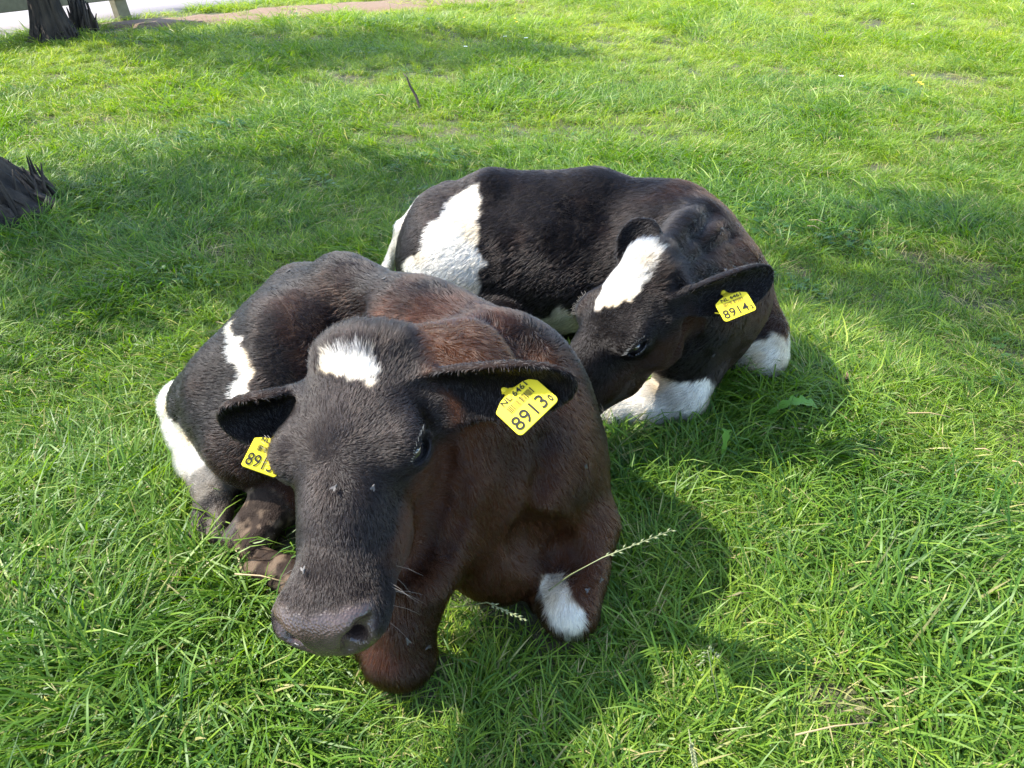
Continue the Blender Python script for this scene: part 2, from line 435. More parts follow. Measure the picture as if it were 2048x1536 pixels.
def head_masks(c, P):
    hl = c.hd.loc(P)
    near = c.hd.sdf(hl)
    headw = (1 - smooth01(near, .004, .03))
    y = hl[:, 1]
    # bare nose pad: front of the muzzle between and above the nostrils
    nose = headw * smooth01(y - .35 * (hl[:, 2] + .06) + .005 * vnoise(P, 90) + .012 * np.abs(hl[:, 0] / .04) ** 2, .184, .206) * (1 - smooth01(np.abs(hl[:, 0]), .046, .056)) * smooth01(hl[:, 2], -.122, -.110)
    lips = headw * smooth01(y, .165, .205)
    eye = np.zeros(len(P))
    for s in (-1, 1):
        e0, n, l, up = eye_frame(s)
        q = hl - e0
        eye = np.maximum(eye, 1 - smooth01(np.sqrt(((q @ l) / .020) ** 2 + ((q @ up) / .0115) ** 2 + ((q @ n - .016) / .02) ** 2), .85, 1.15))
    return hl, headw, nose, lips, eye
def near_chain(P, pts):
    d = np.full(len(P), 9.0)
    for p, q in zip(pts[:-1], pts[1:]):
        p = np.asarray(p, float); q = np.asarray(q, float); t = np.clip(((P - p) @ (q - p)) / ((q - p) @ (q - p)), 0, 1)
        d = np.minimum(d, np.linalg.norm(P - p - t[:, None] * (q - p), axis=1))
    return d

def ear_dark(c, P, C):
    for e, wv, n, base, L_, W, cup in c.ears:
        q = P - base; x = q @ e; y = q @ wv; z = q @ n; t = np.clip(x / L_, 0, 1)
        zc = cup * (y / W) ** 2 * (1.25 - .7 * t) + .012 * (t - .2) ** 2
        on = smooth01(x, .015, .05) * (1 - smooth01(x, L_, L_ + .012)) * (1 - smooth01(np.abs(y), W, W * 1.25)) * (1 - smooth01(np.abs(z - zc), .012, .02))
        C = C + (BLACK * 1.15 - C) * (on * .85)[:, None]
        C = C + (BLACK * .7 - C) * (on * smooth01(z - zc, .0, .003) * (1 - smooth01(np.abs(y), W * .8, W)))[:, None]
    return C
def S(c, *uv): return [c.surf(*p) for p in uv if c.surf(*p) is not None]
def coat_front(P):
    hl, hw, nose, lips, eye = head_masks(CF, P)
    n1 = fbm(P, 9, 3); n2 = fbm(P, 30, 2)
    br = smooth01(.45 * n1 * (1 - .85 * hw) + .9 * smooth01(-P[:, 1], -1.12, -.92) * (1 - hw) + .25 * hw * smooth01(-hl[:, 2], .05, .12) - .35, -.3, .6)
    C = BLACK + (BROWN - BLACK) * br[:, None]
    ru = patch(P, [(p, .05) for p in CF_RUST], edge=.05, nz=.03, scale=14) * .55
    ru = np.maximum(ru, patch(P, [(p, .022) for p in CF_KNEE], edge=.02, nz=.01) * .8)
    C = C + (RUST - C) * ru[:, None]
    # tan around the eye and under the jaw
    C = C + (BROWN * 1.15 - C) * (hw * smooth01(-hl[:, 2] + .01 * n2, .062, .098) * (1 - smooth01(hl[:, 1], .09, .15)) * .95)[:, None]
    C = C + (np.array([.0125, .0092, .0080]) - C) * (hw * (1 - smooth01(-hl[:, 2], .05, .085)) * .75)[:, None]
    wh = patch((hl * [1, 1, .3]), [(np.array([.004, -.090, 0]), .017), (np.array([-.012, -.089, 0]), .018), (np.array([.020, -.094, 0]), .013), (np.array([-.026, -.078, 0]), .010), (np.array([-.031, -.070, 0]), .006)], edge=.004, nz=.006, scale=70) * hw
    wh = np.maximum(wh, (1 - hw) * seg_patch(P, CF_STRIPE[:2], .008, edge=.004, nz=.008))
    wh = np.maximum(wh, (1 - hw) * seg_patch(P, CF_STRIPE[1:], .019, edge=.004, nz=.010))
    sh = near_chain(P, [(-.70, 1.345, .07), (-.655, 1.27, .055), (-.58, 1.15, .045)])
    wh = np.maximum(wh, (1 - smooth01(sh + .012 * n2, .085, .093)) * (1 - smooth01(P[:, 2] + .35 * (P[:, 0] + .62) + .012 * n2, .118, .130)))
    wh = np.maximum(wh, seg_patch(P, CF_FORE, .024, edge=.004, nz=.006) * smooth01(-P[:, 0], -.118, -.105))
    C = C + (WHITE * (1 - .22 * smooth01(fbm(P + 50, 16, 3), .0, .8)[:, None] * np.array([.6, 1, 1.6])) - C) * wh[:, None]
    # mud on the fetlocks and hooves
    mud = 1 - smooth01(near_chain(P, [(-.585, 1.16, .045), (-.55, 1.08, .04), (-.545, 1.0, .02)]) + .01 * n2, .055, .07)
    mud *= 1 - smooth01(P[:, 1] + .02 * n2, 1.10, 1.15)
    hoofm = np.maximum(1 - smooth01(near_chain(P, [(-.445, 1.04, .045), (-.48, .98, .02)]), .05, .06), 1 - smooth01(near_chain(P, [(-.385, .91, .032), (-.44, .95, .018)]), .045, .055))
    C = C + (DIRT * (1 + .8 * n2[:, None]) - C) * (mud * .9)[:, None]
    horn = smooth01(vnoise(P, 38) + .6 * vnoise(P, 120), -.15, .55)[:, None]
    C = C + (np.array([.016, .011, .008]) * (1 - horn) + np.array([.085, .060, .040]) * horn - C) * (hoofm * .92)[:, None]
    C = ear_dark(CF, P, C)
    C = C + (NOSE * (1 + .55 * n2[:, None] + .3 * vnoise(P, 160)[:, None]) - C) * nose[:, None]
    C = C + (BLACK * .7 - C) * eye[:, None]
    bare = np.maximum(np.maximum(nose, eye), np.maximum(mud * .55, hoofm * .75))
    return np.clip(C, .002, 1), bare, np.maximum(nose, eye) + .3 * mud, wh
def coat_rear(P):
    hl, hw, nose, lips, eye = head_masks(CB, P)
    n1 = fbm(P, 9, 3); n2 = fbm(P, 30, 2)
    br = smooth01(n1 * .3 + .5 * hw * smooth01(-hl[:, 2], .03, .10) + .4 * smooth01(P[:, 0], .3, .5) - .25, -.2, .7)
    C = BLACK + (BROWN * .85 - BLACK) * br[:, None]
    wh = patch((hl * [1, 1, .35]), [(np.array([.011, y, 0]), r_) for y, r_ in ((-.122, .030), (-.105, .041), (-.085, .047), (-.067, .043), (-.048, .033), (-.030, .022), (-.014, .012), (-.002, .004))], edge=.004, nz=.006, scale=60) * hw
    wh = np.maximum(wh, (1 - hw) * patch(P, CB_RUMP, edge=.005, nz=.016, scale=26))
    wh = np.maximum(wh, (1 - hw) * patch(P, [(p, .05) for p in CB_BELLY], edge=.008, nz=.02, scale=26))
    k1 = near_chain(P, [(.37, 1.40, .07), (.30, 1.385, .045), (.13, 1.40, .03)]); k2 = near_chain(P, [(.595, 1.565, .075), (.52, 1.62, .035)])
    wh = np.maximum(wh, (1 - hw) * (1 - smooth01(np.minimum(k1, k2) + .012 * n2, .066, .076)) * (1 - smooth01(P[:, 2] + .012 * n2, .125, .14)))
    tl = near_chain(P, [(-.22, 1.93, .30), (-.28, 1.90, .25), (-.36, 1.95, .03)])
    wh = np.maximum(wh, 1 - smooth01(tl, .028, .034))
    C = C + (WHITE * (1 - .22 * smooth01(fbm(P + 50, 16, 3), .0, .8)[:, None] * np.array([.6, 1, 1.6])) - C) * wh[:, None]
    st = (1 - smooth01(np.linalg.norm(P - np.array([.32, 1.36, .09]), axis=1) + .03 * n2, .02, .06)) * .45
    C = C + (DIRT - C) * (st * wh)[:, None]
    C = ear_dark(CB, P, C)
    C = C + (NOSE - C) * nose[:, None]; C = C + (BLACK * .7 - C) * eye[:, None]
    return np.clip(C, .002, 1), np.maximum(nose, eye), np.maximum(nose, eye), wh
CF_RUST = S(CF, (840, 640), (900, 625), (950, 640), (760, 620)); CF_KNEE = S(CF, (770, 1325), (745, 1310))
CF_STRIPE = S(CF, (462, 648), (468, 690), (485, 715), (492, 745), (480, 772))
CF_FORE = S(CF, (1110, 1170), (1112, 1200), (1125, 1230), (1140, 1250))
CB_RUMP = [(p, r_) for p, r_ in [(CB.surf(u, v), q * .00128) for u, v, q in ((935, 402, 30), (925, 430, 42), (915, 465, 50), (885, 495, 48), (915, 525, 48), (865, 530, 45), (925, 560, 36), (830, 540, 26), (890, 560, 50))] if p is not None]
CF.licked = []; CB.licked = [(CB.surf(1165, 440), .085), (CB.surf(1120, 480), .06), (CB.surf(1020, 545), .05), (CB.surf(1015, 480), .035)]
CB_BELLY = S(CB, (1085, 660), (1110, 680), (1130, 650))

def flow_front(P, N):
    hl, hw, nose, lips, eye = head_masks(CF, P)
    g = np.tile(ax_f * .8 + np.array([0, 0, -.55]), (len(P), 1))
    ch = smooth01(-P[:, 1], -1.08, -.93)[:, None]                              # chest: downwards
    g = g * (1 - ch) + ch * np.array([.25, .05, -1.])
    return head_flow(CF, hl, hw, g)
def flow_rear(P, N):
    hl, hw, nose, lips, eye = head_masks(CB, P)
    g = np.tile(ax_b * .75 + np.array([0, 0, -.6]), (len(P), 1))
    return head_flow(CB, hl, hw, g)
def head_flow(c, hl, hw, g):
    d = np.stack([hl[:, 0] * 1.0, hl[:, 1] - .035, -.25 * np.abs(hl[:, 0]) - .02 * smooth01(-hl[:, 2], .03, .1)], 1)
    d /= np.linalg.norm(d, axis=1)[:, None] + 1e-6
    d = d @ c.hd.R.T
    return g * (1 - hw[:, None]) + d * hw[:, None]

def finish_calf(c, coat, flow, nhair, label):
    me_V, Q = c.V, c.Q
    C, bare, wet, wh = coat(me_V)
    if c is CF:      # caked mud and cracked horn on the feet
        lump = np.maximum(bare - (wet > .6), 0) * (me_V[:, 2] < .12) * (me_V[:, 0] < -.3)
        me_V = me_V + np.array([0, -.4, .8]) * (lump * (.0022 * fbm(me_V, 70, 3) + .0012 * vnoise(me_V, 200)))[:, None]
    body = mesh_obj('body', me_V, Q, M_HIDE, c.root)
    a = body.data.color_attributes.new('coat', 'FLOAT_COLOR', 'POINT')
    a.data.foreach_set('color', np.concatenate([C, np.ones((len(C), 1))], 1).astype(np.float32).ravel())
    a = body.data.attributes.new('wet', 'FLOAT', 'POINT'); a.data.foreach_set('value', wet.astype(np.float32))
    tag(c.root, label, 'calf', 'calves resting in the pasture')
    # hair roots spread evenly over the skin
    T = np.concatenate([Q[:, [0, 1, 2]], Q[:, [0, 2, 3]]])
    A, B, D = me_V[T[:, 0]], me_V[T[:, 1]], me_V[T[:, 2]]
    fn = np.cross(B - A, D - A); ar = np.linalg.norm(fn, axis=1) / 2
    mid = (A + B + D) / 3
    wgt = ar * np.where(mid[:, 2] < .03, .35, 1.0)
    hl = c.hd.loc(mid); hw = 1 - smooth01(c.hd.sdf(hl), .004, .03)
    wgt = wgt * (1 + 1.6 * hw)
    pick = rng.choice(len(T), nhair, p=wgt / wgt.sum())
    r1 = np.sqrt(rng.random(nhair)); r2 = rng.random(nhair)
    w0, w1, w2 = 1 - r1, r1 * (1 - r2), r1 * r2
    P = A[pick] * w0[:, None] + B[pick] * w1[:, None] + D[pick] * w2[:, None]
    vn = np.zeros_like(me_V)
    for i in range(3): np.add.at(vn, T[:, i], fn)
    vn /= np.linalg.norm(vn, axis=1)[:, None] + 1e-12
    Nn = vn[T[pick, 0]] * w0[:, None] + vn[T[pick, 1]] * w1[:, None] + vn[T[pick, 2]] * w2[:, None]
    Nn /= np.linalg.norm(Nn, axis=1)[:, None] + 1e-12
    C, bare, wet, wh = coat(P)
    keep = (rng.random(nhair) > bare * 1.3) & (P[:, 2] > .004)
    P, Nn, C, wh = P[keep], Nn[keep], C[keep], wh[keep]; n = len(P)
    hl, hw, nose, lips, eye = head_masks(c, P)
    # inside the ears: longer sparse hair; poll: longer tousled hair
    poll = hw * smooth01(-hl[:, 1], .085, .12) * smooth01(hl[:, 2], -.06, -.02) * (1 - smooth01(np.abs(hl[:, 0]), .045, .07))
    G = flow(P, Nn)
    jit = np.stack([vnoise(P + 7, 45), vnoise(P + 17, 45), vnoise(P + 27, 45)], 1) * .30 + np.stack([vnoise(P + 7, 160), vnoise(P + 3, 160), vnoise(P + 9, 160)], 1) * .22 + rng.normal(0, .10, (n, 3))
    G = G / (np.linalg.norm(G, axis=1)[:, None] + 1e-9) + jit * (1 + 1.1 * poll[:, None] + 3.5 * (hw * np.exp(-((hl[:, 0] / .02) ** 2 + ((hl[:, 1] - .035) / .02) ** 2)))[:, None])
    G -= Nn * (G * Nn).sum(1)[:, None]; G /= np.linalg.norm(G, axis=1)[:, None] + 1e-9
    near_ear = np.zeros(n)
    for e, wv, n_, base, L_, W, cup in c.ears:
        q = P - base; near_ear = np.maximum(near_ear, smooth01(q @ e, .02, .05) * (1 - smooth01(np.abs(q @ wv), W, W * 1.3)) * (1 - smooth01(np.abs(q @ n_), .035, .05)) * (q @ e < L_ + .02))
    low = (c is CF) * smooth01(-P[:, 0], .30, .36) * (1 - smooth01(P[:, 1], 1.10, 1.16)) * (P[:, 2] < .12)
    ln = (1 - .55 * low) * (1 - .45 * near_ear) * (.015 - .0075 * hw * (1 - poll) + .010 * poll - .0025 * lips) * (1 + .25 * wh) * rng.uniform(.6, 1.2, n)
    lift = .22 + .10 * hw + .16 * rng.random(n) + .45 * poll + .12 * vnoise(P, 60)
    # locks: tips are drawn together, strongly where the coat has been licked wet
    wetc = np.zeros(n)
    for cc, rr in c.licked: wetc = np.maximum(wetc, 1 - smooth01(np.linalg.norm(P - cc, axis=1) + .02 * vnoise(P, 30), rr * .6, rr))
    nj = np.stack([vnoise(P, 60), vnoise(P + 4, 60), vnoise(P + 8, 60)], 1)
    key = np.floor(P / .0055 + .5 * nj).astype(np.int64) + 5000
    g0 = nrm(ax_b * .75 + np.array([0, 0, -.6])); s0_ = nrm(np.cross(g0, lat_b)); wob = .8 * vnoise(P + 6, 25)
    wk = np.stack([np.floor((P @ g0) / .045 + nj[:, 0] + wob), np.floor((P @ s0_) / .0085 + .9 * nj[:, 1] + wob), np.full(n, 7)], 1).astype(np.int64) + 15000
    key = np.where((wetc > .4)[:, None], wk, key)
    key = (key[:, 0] * 40000 + key[:, 1]) * 40000 + key[:, 2]
    _, inv = np.unique(key, return_inverse=True); cnt = np.bincount(inv)
    mean = lambda A: np.stack([np.bincount(inv, A[:, k]) / cnt for k in range(3)], 1)[inv]
    Pm, Gm = mean(P), mean(G)
    ts = np.array([0, .35, .7, 1.0])
    pts = np.zeros((n, 4, 3))
    for i, t in enumerate(ts):
        up = lift * t * (1 - .45 * t)
        pts[:, i] = P - Nn * .0004 + ln[:, None] * (G * (t * .92 + .08 * t * t)[None] if False else G * (t * .95)) + Nn * (ln * up)[:, None]
    Pm = np.where((wetc > .4)[:, None], P - s0_ * ((P - Pm) @ s0_)[:, None], Pm); Gm = np.where((wetc > .4)[:, None], G, Gm)
    pull = (.14 + .82 * wetc) * (1 - .4 * hw)
    for i, t in enumerate(ts):
        tgt = Pm + Gm * (ln * t * .95)[:, None] + Nn * (ln * lift * t * .6 + .003 * wetc * t)[:, None]
        pts[:, i] += (tgt - pts[:, i]) * (pull * t)[:, None]
    cv = bpy.data.hair_curves.new('coat'); cv.add_curves([4] * n)
    cv.position_data.foreach_set('vector', pts.astype(np.float32).ravel()) if hasattr(cv, 'position_data') else cv.attributes['position'].data.foreach_set('vector', pts.astype(np.float32).ravel())
    rad = np.tile(np.array([.00040, .00038, .00028, .00008]), (n, 1)) * (1 + .25 * wh[:, None] - .22 * hw[:, None])
    ra = cv.attributes.get('radius') or cv.attributes.new('radius', 'FLOAT', 'POINT')
    ra.data.foreach_set('value', rad.astype(np.float32).ravel())
    ca = cv.attributes.new('coat', 'FLOAT_COLOR', 'CURVE')
    Cj = np.clip(C * (1 + rng.normal(0, .18, (n, 1))) * (1 + .25 * vnoise(P + 31, 120)[:, None]), .002, .95)
    ca.data.foreach_set('color', np.concatenate([Cj, np.ones((n, 1))], 1).astype(np.float32).ravel())
    o = bpy.data.objects.new('coat', cv); col.objects.link(o); o.parent = c.root; cv.materials.append(M_HAIR)
    # eyes with lashes
    for s in (-1, 1):
        e0, nn, l, up = eye_frame(s)
        V, Fc = [], []
        R_ = .0178 * c.hd.s; nu, nv = 20, 12
        ctr = c.hd.w(e0 + nn * .0012)
        for i in range(nv + 1):
            for j in range(nu):
                th, ph = math.pi * i / nv, 2 * math.pi * j / nu
                V.append(ctr + R_ * np.array([math.sin(th) * math.cos(ph), math.sin(th) * math.sin(ph), math.cos(th)]))
        for i in range(nv):
            for j in range(nu): Fc.append((i * nu + j, i * nu + (j + 1) % nu, (i + 1) * nu + (j + 1) % nu, (i + 1) * nu + j))
        eo = mesh_obj('eye', V, Fc, M_EYE, c.root)
        paths = []
        for a in np.linspace(-.8, .8, 16):
            e = .42 * math.cos(a * 1.4)
            p0 = e0 + .0215 * (nn * math.cos(a) * math.cos(e) + l * math.sin(a) + up * math.sin(e))
            dr = nn * .8 + l * math.sin(a) * .9 + up * .35
            ln_ = .017 * random.uniform(.7, 1.2)
            paths.append([c.hd.w(p0), c.hd.w(p0 + dr * ln_ * .5 - up * .001), c.hd.w(p0 + dr * ln_ + up * .003)])
        tubes('lashes', paths, .00045, .00012, M_LASH, eo)
    return body
def tubes(name, paths, r0, r1, mat, parent=None, sides=4):
    V, Fc = [], []
    for p in paths:
        p = [np.asarray(q, float) for q in p]; n = len(p); base = len(V)
        for i, q in enumerate(p):
            d = nrm(p[min(i + 1, n - 1)] - p[max(i - 1, 0)]); a = nrm(np.cross(d, (.31, .2, .93))); b_ = np.cross(d, a)
            rr = r0 + (r1 - r0) * i / (n - 1) if np.isscalar(r0) else r0[i]
            for k in range(sides):
                t = 2 * math.pi * k / sides; V.append(q + rr * (a * math.cos(t) + b_ * math.sin(t)))
        for i in range(n - 1):
            for k in range(sides):
                Fc.append((base + i * sides + k, base + i * sides + (k + 1) % sides, base + (i + 1) * sides + (k + 1) % sides, base + (i + 1) * sides + k))
        Fc.append(tuple(base + (n - 1) * sides + k for k in range(sides)))
    return mesh_obj(name, V, Fc, mat, parent)
NH = int(os.environ.get('NH', '260000'))
finish_calf(CF, coat_front, flow_front, NH, 'dark brown calf with a small white star on its forehead and tags in both ears')
finish_calf(CB, coat_rear, flow_rear, int(NH * .8), 'black calf with broad white blaze and white rump lying with head turned back')
# whiskers on the muzzles
for c in (CF, CB):
    ps = []
    for i in range(16):
        s = random.choice((-1, 1)); y = random.uniform(.12, .19); z = random.uniform(-.125, -.085)
        p = c.hd.w((s * .055, y, z)); q = c.bvh.find_nearest(Vector(p)); p = np.array(q[0]); nn = np.array(q[1])
        d = nrm(nn + c.hd.v((s * .2, .5, -.35)) * .8 + np.random.default_rng(i).normal(0, .25, 3)); L_ = random.uniform(.02, .045)
        ps.append([p, p + d * L_ * .5, p + d * L_ + np.array([0, 0, -.006])])
    tubes('whiskers', ps, .00020, .00007, M_WHISK, c.root)['kind'] = 'stuff'

# ------------------------------------------------------------------ ear tags
def text_mesh(body, size, loc, name, parent, mat, M, thick=0.0):
    cu = bpy.data.curves.new(name, 'FONT'); cu.body = body; cu.size = size; cu.align_x = 'LEFT'; cu.offset = thick; cu.resolution_u = 3
    o = bpy.data.objects.new(name, cu); col.objects.link(o)
    bpy.context.view_layer.update()
    me = bpy.data.meshes.new_from_object(o.evaluated_get(bpy.context.evaluated_depsgraph_get()))
    col.objects.unlink(o); bpy.data.objects.remove(o)
    co = np.zeros(len(me.vertices) * 3); me.vertices.foreach_get('co', co); co = co.reshape(-1, 3)
    return me, co
def ear_tag(c, BL, BR, TL, top_line, number, small, label, stem=None):
    X = nrm(BR - BL); wd = np.linalg.norm(BR - BL); Y = TL - BL; Y = nrm(Y - X * (Y @ X)); h = float((TL - BL) @ Y); Z = np.cross(X, Y)
    if Z @ (np.array([0, 0, CAM_H]) - BL) < 0: Z = -Z
    def W(x, y, z=0): return BL + X * x * wd + Y * y * wd + Z * z
    hh = h / wd
    out = []
    def arc(cx, cy, r_, a0, a1, k=5):
        for a in np.linspace(a0, a1, k): out.append((cx + r_ * math.cos(a), cy + r_ * math.sin(a)))
    pi = math.pi; r_ = .09
    arc(r_, r_, r_, pi, 1.5 * pi); arc(1 - r_, r_, r_, 1.5 * pi, 2 * pi); arc(1 - .07, hh - .07, .07, 0, .25 * pi)
    out += [(.80, hh + .07), (.66, hh + .13), (.60, hh + .19), (.58, hh + .30)]; arc(.5, hh + .36, .10, -.2 * pi, 1.2 * pi, 9)
    out += [(.42, hh + .30), (.40, hh + .19), (.34, hh + .13), (.20, hh + .07)]; arc(.07, hh - .07, .07, .75 * pi, pi)
    n = len(out); V = []; th = .0009
    bend = lambda x, y: -max(y - hh - .07, 0) * wd * 1.1
    for z, ins in ((th, .012), (th * .5, 0), (-th, 0)):
        for x, y in out: V.append(W(.5 + (x - .5) * (1 - ins), y + (hh / 2 - y) * ins * (y < hh), z + bend(x, y)))
    ia = [i for i in range(n) if out[i][1] < hh + .0701]; ib = [i for i in range(n) if out[i][1] > hh + .0699]
    Fc = [tuple(ia), tuple(ib), tuple(2 * n + i for i in ia[::-1]), tuple(2 * n + i for i in ib[::-1])]
    for k in range(2):
        for i in range(n): Fc.append((k * n + i, k * n + (i + 1) % n, (k + 1) * n + (i + 1) % n, (k + 1) * n + i)[::-1])
    t = mesh_obj('ear_tag', V, Fc, M_TAG, c.root, smooth=False); t['label'] = label
    def put(txt, x0, y0, height, width, name, thick):
        me, co = text_mesh(txt, 1.0, None, name, t, M_INK, None, thick)
        lo, hi = co.min(0), co.max(0); q = (co - lo) / (hi - lo + 1e-9)
        xx = x0 + q[:, 0] * width; yy = y0 + q[:, 1] * height
        P = np.array([W(a, b_, th + .0011 + bend(a, b_)) for a, b_ in zip(xx, yy)])
        me.vertices.foreach_set('co', P.astype(np.float32).ravel()); me.materials.clear(); me.materials.append(M_INK); me.update()
        o = bpy.data.objects.new(name, me); col.objects.link(o); o.parent = t
    put(number, .06, .07, .27 * hh / .64, .76, 'number', .006)
    put(small, .87, .07, .13 * hh / .64, .075, 'check_digit', .03)
    put(top_line, .19, hh - .065, .110 * hh / .64, .62, 'country_code', .016)
    bars, rr = [], random.Random(5)
    V, Fc = [], []; x = .20
    while x < .80:
        wbar = rr.choice((.008, .012, .02)); y0, y1 = .07 + .34 * hh / .64, .07 + .47 * hh / .64
        b0 = len(V)
        for a, b_ in ((x, y0), (x + wbar, y0), (x + wbar, y1), (x, y1)): V.append(W(a, b_, th + .0011 + bend(a, b_)))
        Fc.append((b0, b0 + 1, b0 + 2, b0 + 3)); x += wbar + rr.choice((.008, .012, .018))
    mesh_obj('barcode', V, Fc, M_INK, t, smooth=False)
    # round stud that pins the tag through the ear
    V, Fc = [], []; k = 14; p0 = (.5, hh + .37)
    for rad, z in ((.0, th + .004), (.05, th + .004), (.075, th + .0025), (.08, th), (.045, -th), (.045, -.012), (.09, -.012), (.09, -.014)):
        for i in range(k):
            a = 2 * pi * i / k; V.append(W(p0[0] + rad * math.cos(a), p0[1] + rad * math.sin(a), z + bend(*p0)))
    for j in range(7):
        for i in range(k): Fc.append((j * k + i, j * k + (i + 1) % k, (j + 1) * k + (i + 1) % k, (j + 1) * k + i))
    mesh_obj('stud', V, Fc, M_TAG, t)
    if stem: tubes('stem', [stem], .0018, .0014, M_TAG, t, 8)
    return t
def dep(c, u, v):
    p = c.surf(u, v); return float((p - np.array([0, 0, CAM_H])) @ _f)
d0 = dep(CF, 1025, 775) - .024
ear_tag(CF, pxd(1041, 874, d0 - .028), pxd(1119, 799, d0 - .018), pxd(992, 823, d0 - .004), 'NL 6461', '8913', '0', 'slanting yellow tag hanging below the broad ear beside the neck')
d0 = dep(CF, 505, 825) - .05
ear_tag(CF, pxd(481, 931, d0 - .03), pxd(551, 956, d0 - .024), pxd(488, 866, d0 - .006), 'NL 6461', '8913', '0', 'bright yellow tag half hidden behind the cheek')
d0 = dep(CB, 1450, 575) - .018
ear_tag(CB, pxd(1450, 645, d0 - .022), pxd(1514, 619, d0 - .020), pxd(1440, 604, d0 - .006), 'NL 6461', '8914', '2', 'yellow tag under the long outstretched ear', stem=[pxd(1411, 625, d0 + .03), pxd(1445, 627, d0 - .01)])

# ------------------------------------------------------------------ ground, road, soil
def ground_mat():
    m, n, b, N, L = new_mat('soil_and_moss')
    tc = N.new('ShaderNodeTexCoord')
    a = N.new('ShaderNodeTexNoise'); a.inputs['Scale'].default_value = 3.5; a.inputs['Detail'].default_value = 8
    L.new(tc.outputs['Object'], a.inputs['Vector'])
    cr = N.new('ShaderNodeValToRGB'); e = cr.color_ramp.elements
    e[0].position = .35; e[0].color = (.030, .042, .012, 1); e[1].position = .7; e[1].color = (.075, .060, .030, 1)
    L.new(a.outputs['Fac'], cr.inputs['Fac']); L.new(cr.outputs['Color'], b.inputs['Base Color']); b.inputs['Roughness'].default_value = .95
    a2 = N.new('ShaderNodeTexNoise'); a2.inputs['Scale'].default_value = 90; a2.inputs['Detail'].default_value = 4; L.new(tc.outputs['Object'], a2.inputs['Vector'])
    bp = N.new('ShaderNodeBump'); bp.inputs['Distance'].default_value = .01; L.new(a2.outputs['Fac'], bp.inputs['Height']); L.new(bp.outputs['Normal'], b.inputs['Normal'])
    return m
def hgt(x, y):
    P = np.stack([np.ravel(x), np.ravel(y), np.zeros(np.size(x))], 1)
    return (.020 * vnoise(P, 1.3) + .010 * vnoise(P + 5, 3.1) - .012).reshape(np.shape(x))
gx = np.concatenate([[-90, -40, -18], np.arange(-8, 8.01, .1), [18, 40, 90]]); gy = np.concatenate([[-60, -20, -6], np.arange(-1.5, 14.01, .1), [20, 45, 120]])
X, Y = np.meshgrid(gx, gy, indexing='ij'); Z = hgt(X, Y)
ny = len(gy); I = np.arange(len(gx) * ny).reshape(len(gx), ny)
Qg = np.stack([I[:-1, :-1], I[1:, :-1], I[1:, 1:], I[:-1, 1:]], -1).reshape(-1, 4)
g = mesh_obj('ground', np.stack([X.ravel(), Y.ravel(), Z.ravel()], 1), Qg, ground_mat()); g['kind'] = 'structure'

# the lane beyond the fence: its near edge runs obliquely away to the right
ROAD_P, ROAD_D = np.array([-3.42, 7.42]), nrm((.55, .835)); ROAD_N = np.array([-ROAD_D[1], ROAD_D[0]])   # N points to the lane side
def road_side(x, y): return (x - ROAD_P[0]) * ROAD_N[0] + (y - ROAD_P[1]) * ROAD_N[1]
M_ROAD = plain_mat('pale_worn_asphalt', (.20, .18, .175), .9, .3, bump=.4, bscale=70, var=.18)
V, Fc = [], []
us = np.arange(-40, 60, .5); ws = [.0, .06, .5, 1.5, 3, 4.6]
for u_ in us:
    for k, w_ in enumerate(ws):
        ww = w_ + (.06 * math.sin(u_ * 3.1) + .05 * math.sin(u_ * 7.7 + 1) if k < 1 else 0)
        p = ROAD_P + ROAD_D * u_ + ROAD_N * ww
        V.append((p[0], p[1], .035 if k else -.01))
nw = len(ws)
for i in range(len(us) - 1):
    for k in range(nw - 1): Fc.append((i * nw + k, (i + 1) * nw + k, (i + 1) * nw + k + 1, i * nw + k + 1)[::-1])
o = mesh_obj('road', V, Fc, M_ROAD); o['kind'] = 'structure'
# trodden bare soil strip along the lane
M_SOIL = plain_mat('dry_trodden_soil', (.15, .10, .064), .95, .2, bump=.8, bscale=35, var=.35)
SOIL_PL = np.array([(-3.5, 7.1), (-3.1, 7.2), (-2.7, 7.42), (-1.9, 8.0), (-.65, 8.62), (.6, 9.3), (2.6, 10.3), (6, 12)])
def soil_side(x, y):
    P = np.stack([x, y], 1); d = np.full(len(P), 9.0)
    for p, q in zip(SOIL_PL[:-1], SOIL_PL[1:]):
        t = np.clip(((P - p) @ (q - p)) / ((q - p) @ (q - p)), 0, 1); d = np.minimum(d, np.linalg.norm(P - p - t[:, None] * (q - p), axis=1))
    return d
V, Fc = [], []; path = []
for p, q in zip(SOIL_PL[:-1], SOIL_PL[1:]):
    k = int(np.linalg.norm(q - p) / .12)
    for i in range(k): path.append(p + (q - p) * i / k)
path = np.array(path)
for i, p in enumerate(path):
    d = nrm(path[min(i + 1, len(path) - 1)] - path[max(i - 1, 0)]); nn = np.array([-d[1], d[0]]); wd = min(.08 + i * .03, .42) * (1 + .15 * math.sin(i * .7))
    for k in range(7):
        c = p + nn * wd * (k / 3 - 1); V.append((c[0], c[1], float(hgt(np.array([c[0]]), np.array([c[1]]))[0]) + (.016 + .014 * random.random() if 0 < k < 6 else -.004)))
for i in range(len(path) - 1):
    for k in range(6): Fc.append((i * 7 + k, i * 7 + k + 1, (i + 1) * 7 + k + 1, (i + 1) * 7 + k)[::-1])
o = mesh_obj('soil', V, Fc, M_SOIL); o['kind'] = 'structure'

